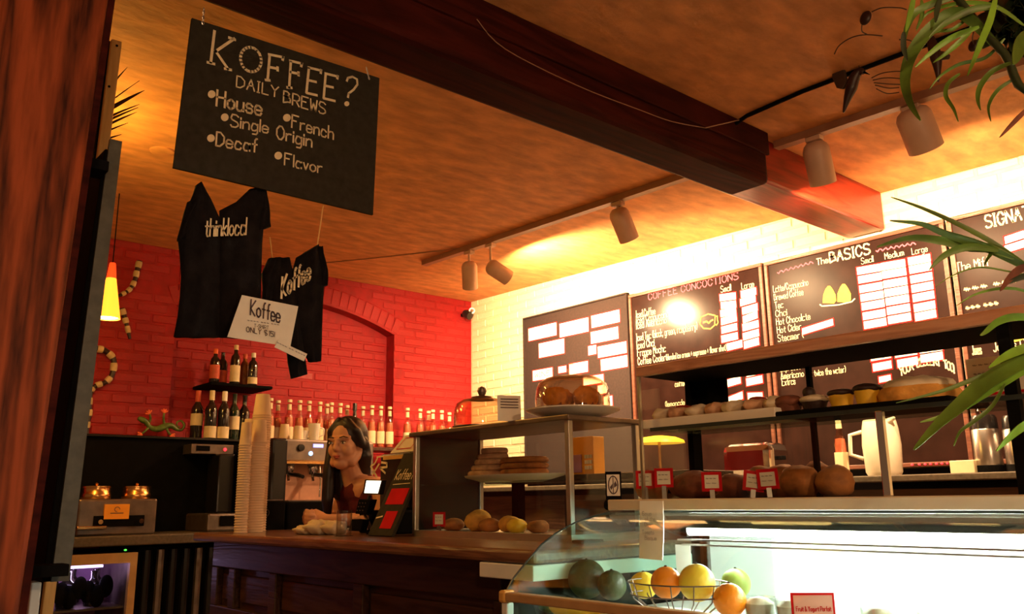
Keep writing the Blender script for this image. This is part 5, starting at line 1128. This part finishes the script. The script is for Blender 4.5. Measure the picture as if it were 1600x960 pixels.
for px, lb, ls, tl_ in (((1008, 750), 'red-framed price card at the glass end of the ledge', ('~~~', '~~'), 0), ((1037, 747), 'taller red-framed price card standing before the dark loaf', ('~~~', '~~'), 0), ((1112, 753), 'lone red-framed price card between the dark loaves', ('~~~', '~~'), 0), ((1174, 752), 'red-framed price card tilted against its neighbour before the buns', ('~~~', '~~'), 8), ((1201, 749), 'upright red-framed price card beside the golden buns', ('~~~', '~~'), -3)):
    pcard(lb, px, UX0+.045+.018*(px[0] == 1201)+.016*(px[0] == 1037), UZ0, .052, .050 if px[0] != 1037 else .052, ls, tl_, 34 if px[0] != 1174 else 44)
p = at(962, 754, 'x', 1.80); t = thing('emblem_card', 'black and white card with a winged emblem at the ledge end', 'card', (1.80, p.y, UZ0)); R_ = Matrix.Translation((1.79, p.y, UZ0)) @ Matrix.Rotation(math.radians(35), 4, 'Z')
hh = .076; ob('card', MB().box(0, .003, -.022, .022, 0, hh).xf(R_), 'black', t); ob('panel', MB().box(-.001, 0, -.018, .018, .010, hh-.008).xf(R_), 'paper', t)
b = MB(); b.stroke([(-.0014, .013*math.sin(a), hh*.52+.024*math.cos(a)) for a in [2*math.pi*i/16 for i in range(17)]], .003, (-1, 0, 0)); b.stroke([(-.0014, 0, hh*.2), (-.0014, 0, hh*.85)], .002, (-1, 0, 0))
b.add([(-.0016, -.002, hh*.42), (-.0016, -.011, hh*.50), (-.0016, -.006, hh*.66), (-.0016, -.002, hh*.56)], [(0, 1, 2, 3)]); b.add([(-.0016, .002, hh*.42), (-.0016, .002, hh*.56), (-.0016, .010, hh*.44), (-.0016, .006, hh*.34)], [(0, 1, 2, 3)]); ob('emblem', b.xf(R_), 'ink', t)
p = at(1555, 595, 'x', UX1-.035); t = thing('paper_menu', 'grey printed sheet hanging at the back of the pastry display', 'notice', (UX1-.035, p.y, p.z)); p2 = at(1625, 580, 'x', UX1-.035); p1 = at(1512, 590, 'x', UX1-.035)
z0, z1 = at(1512, 617, 'x', UX1-.035).z, at(1512, 562, 'x', UX1-.035).z
ob('sheet', MB().box(UX1-.036, UX1-.034, p2.y, p1.y, z0, z1), 'paper', t); ob('red_edge', MB().box(UX1-.037, UX1-.0335, p2.y, p1.y, z0-.006, z0), 'red_print', t)
b = MB()
for i, s in enumerate(('~~~~', '~~~ ~~~', '~~~~ ~~', '~~~ ~~', '~~ ~~~~')): b.text(s, (UX1-.0365, p1.y-.015, z1-.020-.021*i), UY, V_, .008, nrm=NX, width=.05+.012*(i % 3), sw=.12)
ob('print', b, 'ink', t)
# ================================================================== cabinet along the cream wall
RZT = 1.29
rc = thing('wall_cabinet', 'dark cabinet along the cream wall below the menu boards', 'cabinet', (4.05, 2.0, 0))
ob('body', MB().box(3.80, 4.38, .2, 5.55, 0, RZT-.03), 'black', rc); ob('counter_top', MB().box(3.74, 4.385, .18, 5.57, RZT-.03, RZT), 'counter_grey', rc, bev=.005)
ob('backsplash', MB().box(4.372, 4.388, .2, 4.9, RZT, 1.335), 'black', rc)
for i in range(5): y = .24+.915*i; d_ = ob('door', MB().box(3.78, 3.80, y, y+.88, .1, RZT-.06), 'bar_wood', rc, bev=.004); ob('handle', MB().tube([(3.77, y+.06, .75), (3.755, y+.06, .75), (3.755, y+.06, .90), (3.77, y+.06, .90)], .006, 8), 'steel', d_)
k = at(1382, 738, 'x', 3.95); kt = at(1382, 656, 'x', 3.95).z-RZT
t = thing('white_pitcher', 'white plastic pitcher with a side handle on the wall cabinet', 'pitcher', (3.95, k.y, RZT))
ob('body', MB().lathe([(.001, 0), (.070, 0), (.080, .02), (.086, kt*.55), (.080, kt*.85), (.072, kt), (.066, kt), (.073, kt*.84), (.076, .03), (.001, .015)], (3.95, k.y, RZT), 28), 'plastic_white', t, smooth=True)
ob('handle', MB().tube([(3.92, k.y+.075, RZT+kt*.80), (3.90, k.y+.125, RZT+kt*.75), (3.90, k.y+.13, RZT+kt*.40), (3.92, k.y+.078, RZT+kt*.32)], .010, 10), 'plastic_white', t, smooth=True); ob('spout', MB().cap((3.92, k.y-.06, RZT+kt*.95), (3.92, k.y-.085, RZT+kt), .016, .008), 'plastic_white', t, smooth=True)
for x, lb in ((1548, 'steel vacuum jug with dark collar beside the black display post'), (1598, 'steel vacuum jug standing past the black display post')):
    p = at(x, 740, 'x', 3.92); hh = at(x, 646, 'x', 3.92).z-RZT; t = thing('vacuum_jug', lb, 'jug', (3.92, p.y, RZT), 'vacuum jugs on the wall cabinet')
    ob('body', MB().lathe([(.001, 0), (.050, 0), (.054, .01), (.054, hh*.72), (.050, hh*.74), (.001, hh*.74)], (3.92, p.y, RZT), 28), 'steel', t, smooth=True); ob('collar', MB().lathe([(.052, hh*.74), (.050, hh*.92), (.044, hh*.97), (.001, hh)], (3.92, p.y, RZT), 28), 'black_gloss', t, smooth=True); ob('base_ring', MB().lathe([(.0555, .0), (.0555, .03), (.0545, .032)], (3.92, p.y, RZT), 28), 'black', t)
    ob('pump', MB().lathe([(.012, 0), (.012, .012), (.024, .014), (.022, .022), (.001, .024)], (3.92, p.y, RZT+hh-.002), 14), 'chrome', t, smooth=True)
p = at(1314, 705, 'x', 3.95); sy = dup(s0, (3.95, p.y, RZT), 0, 'clear syrup bottle with a pale cap alone on the wall cabinet'); sy['group'] = ''; del sy['group']
# yellow lamp
p = at(1030, 690, 'x', 4.0); lz_ = p.z
t = thing('table_lamp', 'table lamp with a shallow yellow shade on the wall cabinet', 'lamp', (4.0, p.y, RZT)); ob('base', MB().lathe([(.001, 0), (.06, 0), (.055, .012), (.012, .02)], (4.0, p.y, RZT), 24), 'copper', t, smooth=True); ob('stem', MB().tube([(4.0, p.y, RZT+.015), (4.0, p.y, lz_+.02)], .009, 10), 'copper', t)
ob('shade', MB().lathe([(.15, -.012), (.145, .004), (.10, .022), (.03, .032), (.028, .030), (.098, .018), (.14, 0)], (4.0, p.y, lz_), 36, closed=True), 'yellow_shade', t, smooth=True)
# white toaster-like appliance and red lights
p = at(1175, 705, 'x', 3.95); t = thing('toaster', 'rounded chrome toaster on the wall cabinet behind the buns', 'toaster', (3.98, p.y, RZT)); ob('body', MB().box(3.88, 4.08, p.y-.15, p.y+.15, RZT+.012, RZT+.19), 'chrome', t, bev=.04); ob('slot', MB().box(3.95, 3.98, p.y-.11, p.y+.11, RZT+.187, RZT+.192), 'black', t); ob('lever', MB().box(3.95, 3.99, p.y-.175, p.y-.15, RZT+.10, RZT+.12), 'black', t, bev=.003)
for dy in (-.1, .1): ob('foot', MB().lathe([(.014, 0), (.014, .014)], (3.98, p.y+dy, RZT), 10), 'black', t)
rl = thing('red_light_string', 'string of tiny red lights along the bottom of the menu board', 'light string', at(1465, 712, 'x', 4.327))
P = [at(x, y, 'x', 4.327) for x, y in ((1425, 721), (1436, 718), (1445, 717), (1453, 713), (1462, 711), (1470, 707), (1478, 703), (1487, 702), (1495, 700), (1506, 701), (1525, 700))]
P = [Vector((4.327, q.y, 1.352)) for q in P]; ob('wire', MB().tube(P, .0015, 5), 'black', rl)
for i, q in enumerate(P): ob('bulb', MB().ell(q+Vector((-.004, 0, 0)), .005, .007 if i < 6 else .005, .005, 8, 6), 'led_red', rl)
p = at(1505, 745, 'x', 3.85); tag(ob('small_carton', MB().box(3.85, 3.93, p.y-.05, p.y+.05, RZT, RZT+.055), 'label_cream', bev=.003), 'small cream carton on the wall cabinet beside the vacuum jugs', 'carton')
# ================================================================== the barista
def remeshed(name, mb, mat, parent, voxel, smooth_it=6, fac=.5):
    o = ob(name, mb, mat, parent); r = o.modifiers.new('r', 'REMESH'); r.mode = 'VOXEL'; r.voxel_size = voxel; r.use_smooth_shade = True
    if smooth_it: s = o.modifiers.new('s', 'SMOOTH'); s.iterations = smooth_it; s.factor = fac
    dg = bpy.context.evaluated_depsgraph_get(); dg.update(); me = bpy.data.meshes.new_from_object(o.evaluated_get(dg)); o.modifiers.clear(); o.data = me
    me.polygons.foreach_set('use_smooth', [True]*len(me.polygons)); return o
HC = Vector((2.03, 3.534, 1.468)); yh = HC.y
pe = thing('person', 'person in a maroon top with long dark hair, hands clasped on the bar', 'person', (2.33, yh+.03, 0))
HR = Matrix.Translation(HC) @ Matrix.Rotation(math.radians(31), 4, 'Z') @ Matrix.Rotation(math.radians(-4), 4, 'Y')
def hp(x, y, z): return HR @ Vector((x, y, z))
b = MB(); hd = MB()
hd.ell((.018, 0, .035), .090, .073, .084, 24, 16); hd.ell((-.022, 0, -.025), .066, .060, .092, 22, 16); hd.ell((-.050, 0, -.088), .034, .036, .028, 16, 10)
for s in (-1, 1):
    hd.ell((-.052, s*.034, -.028), .030, .026, .034, 14, 10); hd.cap((-.080, s*.012, .022), (-.066, s*.048, .024), .010, .009); hd.ell((.012, s*.072, -.012), .018, .008, .030, 12, 8)
    hd.cap((-.03, s*.045, -.085), (.015, s*.055, -.045), .022, .024)
hd.cap((-.085, 0, .018), (-.104, 0, -.022), .0085, .0115); hd.ell((-.090, 0, -.026), .014, .017, .009, 12, 8); hd.ell((-.074, 0, -.055), .020, .026, .020, 14, 10)
b.add([HR @ v for v in hd.v], hd.f)
NB = Vector((2.075, yh+.02, 1.305)); CH = Vector((2.165, yh+.03, 1.205)); WA = Vector((2.31, yh+.03, 1.02)); PV = Vector((2.335, yh+.03, .90))
b.cap(hp(.020, 0, -.06), NB+Vector((.02, 0, -.02)), .050, .054); b.cap(NB+Vector((.03, -.06, -.05)), NB+Vector((.03, .06, -.05)), .062, .062)
b.cap(CH+Vector((0, -.075, .02)), CH+Vector((0, .075, .02)), .095, .095); b.cap(CH+Vector((0, -.05, -.02)), WA+Vector((0, -.04, 0)), .10, .085); b.cap(CH+Vector((0, .05, -.02)), WA+Vector((0, .04, 0)), .10, .085)
b.cap(WA+Vector((0, -.04, 0)), PV+Vector((0, -.06, 0)), .085, .10); b.cap(WA+Vector((0, .04, 0)), PV+Vector((0, .06, 0)), .085, .10)
for s in (-1, 1):
    b.cap(PV+Vector((0, s*.08, -.02)), (2.33, yh+.03+s*.10, .48), .092, .058); b.cap((2.33, yh+.03+s*.10, .48), (2.36, yh+.03+s*.10, .09), .055, .036); b.cap((2.37, yh+.03+s*.10, .045), (2.22, yh+.03+s*.12, .035), .038, .032)
    sh = NB+Vector((.065, s*.155, -.045)); el = Vector((2.115, yh+.015+s*.205, 1.125)); wr = Vector((1.925, yh+.01+s*.062, 1.128))
    b.cap(NB+Vector((.03, s*.05, -.03)), sh, .055, .046); b.cap(sh, el, .044, .035); b.cap(el, wr, .036, .024)
    d = Vector((-.70, -s*.71, 0)); pe_ = wr+d*.070+Vector((0, 0, .006)); b.cap(wr, pe_, .024, .027)
    for i in range(4):                                        # four fingers folded round the other hand
        o = pe_+Vector((0, 0, .026-.0165*i))+d*.012; L_ = (.026, .030, .028, .022)[i]; cv = Vector((-.45, -s*.89, 0)) if s < 0 else Vector((-.2, -s*.98, 0))
        p1 = o+d*L_; p2 = p1+Vector((.35, -s*.9, -.15)).normalized()*L_*.9; p3 = p2+Vector((.9, -s*.3, -.1)).normalized()*L_*.6
        off = Vector((-.012*(s > 0), 0, .008*(s > 0)))
        b.cap(o, p1+off, .0098, .0090, 10); b.cap(p1+off, p2+off, .0090, .0085, 10); b.cap(p2+off, p3+off, .0085, .0075, 10)
    tb = wr+d*.030+Vector((0, 0, .022)); t2_ = tb+d*.030+Vector((0, 0, .016)); b.cap(tb, t2_, .0125, .0105, 10); b.cap(t2_, t2_+d*.024+Vector((0, 0, -.002)), .0105, .0085, 10)
remeshed('body', b, 'skin', pe, .0048, 5, .45)
# face details
for s in (-1, 1):
    ob('eye', MB().ell((0, 0, 0), .005, .0125, .0055, 14, 8).xf(HR @ Matrix.Translation((-.0835, s*.031, .004)) @ Matrix.Rotation(math.radians(s*18), 4, 'Z')), 'eye_white', pe, smooth=True)
    ob('iris', MB().ell((0, 0, 0), .003, .0050, .0050, 12, 8).xf(HR @ Matrix.Translation((-.0865, s*.0315, .004)) @ Matrix.Rotation(math.radians(s*18), 4, 'Z')), 'eye_dark', pe, smooth=True)
    ob('eyelash', MB().tube([hp(-.0865, s*.019, .0075), hp(-.0885, s*.030, .0115), hp(-.0835, s*.044, .0085)], [.0012, .0022, .0012], 6), 'hair', pe)
    ob('eyebrow', MB().tube([hp(-.0890, s*.015, .0275), hp(-.0860, s*.033, .0325), hp(-.0735, s*.050, .0270)], [.0024, .0030, .0014], 6), 'hair', pe)
ob('lips', MB().ell((0, 0, 0), .0075, .0200, .0055, 16, 8).xf(HR @ Matrix.Translation((-.0905, 0, -.0545))).ell(hp(-.0895, 0, -.0625), .0075, .0155, .0060, 16, 8), 'lips', pe, smooth=True)
h = MB()
h.ell((.030, 0, .040), .098, .085, .090, 24, 16)
for s in (-1, 1):
    h.cap((-.030, s*.020, .108), (-.030, s*.064, .060), .016, .016); h.cap((-.022, s*.068, .055), (.004, s*.078, -.005 if s < 0 else -.03), .018, .020)
h.cap((.030, -.078, .0), (.05, -.074, -.065), .024, .030); h.cap((.04, -.07, -.06), (.075, -.05, -.15), .036, .032)
h.cap((.0, .080, -.02), (-.020, .080, -.13), .022, .028); h.cap((-.020, .080, -.13), (-.035, .078, -.25), .028, .028); h.cap((-.035, .078, -.25), (-.025, .085, -.335), .028, .016)
h.cap((.015, .078, .0), (.03, .080, -.20), .030, .036); h.cap((.085, 0, .02), (.10, .0, -.17), .066, .062); h.cap((.07, .05, -.02), (.07, .06, -.22), .05, .05)
remeshed('hair', MB().add([HR @ v for v in h.v], h.f), 'hair', pe, .006, 4, .5)
c = MB()
c.cap(CH+Vector((-.002, -.075, -.005)), CH+Vector((-.002, .075, -.005)), .098, .098); c.cap(CH+Vector((0, -.05, -.02)), WA+Vector((0, -.04, 0)), .106, .091); c.cap(CH+Vector((0, .05, -.02)), WA+Vector((0, .04, 0)), .106, .091)
c.cap(CH+Vector((-.045, -.045, .0)), CH+Vector((-.045, -.05, -.01)), .068, .068); c.cap(CH+Vector((-.045, .045, .0)), CH+Vector((-.045, .05, -.01)), .068, .068); c.cap(WA+Vector((0, -.04, 0)), PV+Vector((0, -.06, .03)), .091, .107); c.cap(WA+Vector((0, .04, 0)), PV+Vector((0, .06, .03)), .091, .107)
for s in (-1, 1): c.cap(CH+Vector((-.05, s*.075, .06)), NB+Vector((.045, s*.085, .008)), .018, .016); c.cap(NB+Vector((.045, s*.085, .008)), CH+Vector((.07, s*.075, .06)), .016, .018)
c.cap(CH+Vector((-.058, -.055, .045)), CH+Vector((-.058, .055, .045)), .068, .068); c.cap(CH+Vector((-.03, -.10, .03)), CH+Vector((-.03, .10, .03)), .072, .072)
remeshed('tank_top', c, 'maroon_cloth', pe, .006, 4, .5)
c = MB(); c.cap(PV+Vector((0, -.06, .0)), PV+Vector((0, .06, .0)), .107, .107)
for s in (-1, 1): c.cap(PV+Vector((0, s*.08, -.02)), (2.33, yh+.03+s*.10, .48), .099, .066); c.cap((2.33, yh+.03+s*.10, .48), (2.36, yh+.03+s*.10, .11), .066, .055)
remeshed('trousers', c, 'black_cloth', pe, .010, 3, .5)
for s in (-1, 1): ob('shoe', MB().cap((2.375, yh+.03+s*.10, .046), (2.215, yh+.03+s*.12, .044), .045, .042), 'black', pe, smooth=True)
# ================================================================== bird mobile
def bird(label, body, wing, X, k):
    P = [at(*p, 'x', X) for p in body]; t = thing('bird_ornament', label, 'ornament', P[-1], 'bird ornaments on the ceiling mobile')
    S = smoothpts(P, 6); m = len(S); pf = [.009, .015, .021, .022, .014, .003]; rr = [k*(pf[int(5*i/(m-1)-1e-6)]*(1-(5*i/(m-1)-int(5*i/(m-1)-1e-6)))+pf[min(5, int(5*i/(m-1)-1e-6)+1)]*(5*i/(m-1)-int(5*i/(m-1)-1e-6))) for i in range(m)]
    bb = MB().tube(S, rr, 12); c = sum(P, Vector())/len(P); ob('body', bb, 'snake_dark', t, smooth='all')
    b0 = P[0]; ob('beak', MB().tube([b0, b0+(P[0]-P[1]).normalized()*.025*k+Vector((0, 0, -.006))], [.005*k, .0008], 8), 'black', t)
    W_ = [at(*p, 'x', X+.0) for p in wing]; n_ = len(W_); wv = MB().prism(W_, (-.010, .006, 0)); ob('wing', wv, 'leaf_dry', t, bev=.003)
    top = P[1]; ob('hanging_wire', MB().tube([top, (top.x, top.y, ZC(top.y)-.002)], .0012, 5), 'black', t); return t
bird('dark bird ornament with raised wing beside the single track spotlight', [(1350, 113), (1343, 112), (1335, 122), (1330, 138), (1324, 155), (1318, 176)], [(1304, 96), (1312, 96), (1322, 110), (1326, 128), (1320, 140), (1311, 138), (1304, 122)], 2.94, 1.0)
bird('dark bird ornament half hidden by the hanging plant leaves', [(1447, 62), (1453, 60), (1459, 76), (1463, 92), (1465, 108), (1466, 128)], [(1462, 82), (1475, 80), (1486, 86), (1484, 93), (1470, 95)], 2.94, .9)
wm = thing('wire_mobile', 'curly dark wire mobile with leaf-shaped buds on the ceiling', 'mobile', (2.93, 1.3, ZC(1.3)))
def wpt(x, y): p = at(1300+x*.1875, y*.1875, 'z', 2.775); return p
for pts in (((20, 450), (60, 380), (160, 315), (280, 290), (420, 300)), ((330, 100), (420, 65), (560, 65), (620, 80)), ((250, 200), (250, 260), (290, 285)), ((330, 650), (420, 610), (540, 595), (620, 600)), ((340, 670), (440, 650), (560, 655), (620, 670)), ((350, 690), (460, 700), (570, 705)), ((360, 710), (470, 735), (560, 730)), ((370, 740), (460, 780), (560, 770)), ((560, 330), (640, 335), (720, 370)), ((1180, 270), (1170, 320), (1180, 370))):
    ob('wire', MB().tube(smoothpts([wpt(*p) for p in pts], 5), .0022, 5), 'leaf_dry', wm, smooth='all')
for x, y, r in ((280, 150, .020), (1180, 380, .018)):
    p = wpt(x, y); bb = MB().ell((0, 0, 0), r*.55, r*1.0, r*1.25, 14, 10); bb.xf(Matrix.Translation(p) @ Matrix.Rotation(.4, 4, 'X')); ob('bud', bb, 'snake_dark', wm, smooth=True)
    ob('wire', MB().tube([p, (p.x, p.y, ZC(p.y)-.001)], .0012, 5), 'black', wm)
# ================================================================== plants at the right
def frond(t, pts, X, w, mat, up=None, dx=0, name='leaf'):
    """leaf along pixels pts; X may run from base to tip"""
    n_ = len(pts); P = [at(*p, 'x', X[0]+(X[1]-X[0])*i/(n_-1)) for i, p in enumerate(pts)]; S = smoothpts(P, 5); m = len(S)
    ww = [1.2*w*(max(.03, math.sin(math.pi*(.10+.88*(i/(m-1))**.8))))**.8 for i in range(m)]
    view = (S[m//2]-CAM).normalized()
    return ob(name, MB().leaf(S, ww, up or (-view+Vector((random.uniform(-.5, .5), random.uniform(-.5, .5), random.uniform(-.3, .5))))), mat, t, smooth=True)
hpn = thing('hanging_plant', 'hanging plant with long drooping strap leaves near the ceiling', 'plant', (1.72, .30, 2.05))
pc = Vector((1.78, .28, 2.06))
ob('pot', MB().lathe([(.001, 0), (.075, 0), (.105, .13), (.112, .13), (.112, .15), (.10, .15), (.095, .12), (.001, .12)], pc-Vector((0, 0, .02)), 28), 'terracotta', hpn, smooth=True); ob('soil', MB().lathe([(.098, .118), (.001, .128)], pc-Vector((0, 0, .02)), 20), 'soil', hpn)
for a in range(3): ob('hanger', MB().tube([pc+Vector((.105*math.cos(a*2.1), .105*math.sin(a*2.1), .12)), pc+Vector((0, 0, .5)), (pc.x, pc.y, ZC(pc.y))], .0025, 5), 'leaf_dry', hpn)
ob('branch', MB().tube(smoothpts([pc+Vector((0, 0, .1))]+[at(*p, 'x', 1.70) for p in ((1620, 135), (1570, 85), (1530, 40), (1490, -10))]), .008, 8), 'leaf_dark', hpn, smooth='all')
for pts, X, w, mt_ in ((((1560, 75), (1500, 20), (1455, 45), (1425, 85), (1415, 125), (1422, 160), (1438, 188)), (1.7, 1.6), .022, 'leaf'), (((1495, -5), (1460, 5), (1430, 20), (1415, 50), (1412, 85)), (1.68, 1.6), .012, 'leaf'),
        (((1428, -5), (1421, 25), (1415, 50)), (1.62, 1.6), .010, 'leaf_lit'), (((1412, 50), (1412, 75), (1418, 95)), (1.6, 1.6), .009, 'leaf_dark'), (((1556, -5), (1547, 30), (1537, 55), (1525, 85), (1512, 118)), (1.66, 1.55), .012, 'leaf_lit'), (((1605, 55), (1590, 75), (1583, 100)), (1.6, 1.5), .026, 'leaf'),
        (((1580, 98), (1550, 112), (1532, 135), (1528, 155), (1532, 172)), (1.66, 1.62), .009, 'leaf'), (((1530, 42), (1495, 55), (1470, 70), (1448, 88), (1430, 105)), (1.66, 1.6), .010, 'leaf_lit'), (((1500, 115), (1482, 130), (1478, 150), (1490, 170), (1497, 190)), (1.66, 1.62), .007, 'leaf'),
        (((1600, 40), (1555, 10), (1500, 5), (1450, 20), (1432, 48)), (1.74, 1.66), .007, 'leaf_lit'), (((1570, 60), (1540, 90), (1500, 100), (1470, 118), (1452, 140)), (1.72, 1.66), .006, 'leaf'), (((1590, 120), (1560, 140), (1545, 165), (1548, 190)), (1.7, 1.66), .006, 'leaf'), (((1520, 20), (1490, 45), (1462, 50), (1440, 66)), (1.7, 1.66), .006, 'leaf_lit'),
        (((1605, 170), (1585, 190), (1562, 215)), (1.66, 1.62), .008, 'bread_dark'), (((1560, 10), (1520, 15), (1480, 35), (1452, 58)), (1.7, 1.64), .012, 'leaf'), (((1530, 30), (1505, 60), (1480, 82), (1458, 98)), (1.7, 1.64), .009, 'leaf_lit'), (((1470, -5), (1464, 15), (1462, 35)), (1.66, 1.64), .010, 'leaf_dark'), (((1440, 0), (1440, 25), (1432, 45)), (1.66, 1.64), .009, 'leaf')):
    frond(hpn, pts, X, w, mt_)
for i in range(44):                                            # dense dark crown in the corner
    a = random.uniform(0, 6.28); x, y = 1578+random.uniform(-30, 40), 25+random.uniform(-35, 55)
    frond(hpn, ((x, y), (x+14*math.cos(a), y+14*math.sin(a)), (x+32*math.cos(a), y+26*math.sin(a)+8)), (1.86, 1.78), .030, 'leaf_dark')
dpn = thing('potted_dracaena', 'potted plant with long green strap leaves standing on the pastry display', 'plant', (2.02, .33, UZ1+.014))
pz = UZ1+.0145; pc = Vector((2.02, .33, pz))
ob('pot', MB().lathe([(.001, 0), (.065, 0), (.085, .10), (.092, .10), (.092, .118), (.08, .118), (.076, .095), (.001, .095)], pc, 28), 'terracotta', dpn, smooth=True); ob('soil', MB().lathe([(.078, .093), (.001, .10)], pc, 20), 'soil', dpn)
stm = [pc+Vector((0, 0, .09)), pc+Vector((-.04, .0, .18)), at(1640, 440, 'x', 1.86)]
ob('stem', MB().tube(smoothpts(stm), .012, 8), 'leaf_dark', dpn, smooth='all')
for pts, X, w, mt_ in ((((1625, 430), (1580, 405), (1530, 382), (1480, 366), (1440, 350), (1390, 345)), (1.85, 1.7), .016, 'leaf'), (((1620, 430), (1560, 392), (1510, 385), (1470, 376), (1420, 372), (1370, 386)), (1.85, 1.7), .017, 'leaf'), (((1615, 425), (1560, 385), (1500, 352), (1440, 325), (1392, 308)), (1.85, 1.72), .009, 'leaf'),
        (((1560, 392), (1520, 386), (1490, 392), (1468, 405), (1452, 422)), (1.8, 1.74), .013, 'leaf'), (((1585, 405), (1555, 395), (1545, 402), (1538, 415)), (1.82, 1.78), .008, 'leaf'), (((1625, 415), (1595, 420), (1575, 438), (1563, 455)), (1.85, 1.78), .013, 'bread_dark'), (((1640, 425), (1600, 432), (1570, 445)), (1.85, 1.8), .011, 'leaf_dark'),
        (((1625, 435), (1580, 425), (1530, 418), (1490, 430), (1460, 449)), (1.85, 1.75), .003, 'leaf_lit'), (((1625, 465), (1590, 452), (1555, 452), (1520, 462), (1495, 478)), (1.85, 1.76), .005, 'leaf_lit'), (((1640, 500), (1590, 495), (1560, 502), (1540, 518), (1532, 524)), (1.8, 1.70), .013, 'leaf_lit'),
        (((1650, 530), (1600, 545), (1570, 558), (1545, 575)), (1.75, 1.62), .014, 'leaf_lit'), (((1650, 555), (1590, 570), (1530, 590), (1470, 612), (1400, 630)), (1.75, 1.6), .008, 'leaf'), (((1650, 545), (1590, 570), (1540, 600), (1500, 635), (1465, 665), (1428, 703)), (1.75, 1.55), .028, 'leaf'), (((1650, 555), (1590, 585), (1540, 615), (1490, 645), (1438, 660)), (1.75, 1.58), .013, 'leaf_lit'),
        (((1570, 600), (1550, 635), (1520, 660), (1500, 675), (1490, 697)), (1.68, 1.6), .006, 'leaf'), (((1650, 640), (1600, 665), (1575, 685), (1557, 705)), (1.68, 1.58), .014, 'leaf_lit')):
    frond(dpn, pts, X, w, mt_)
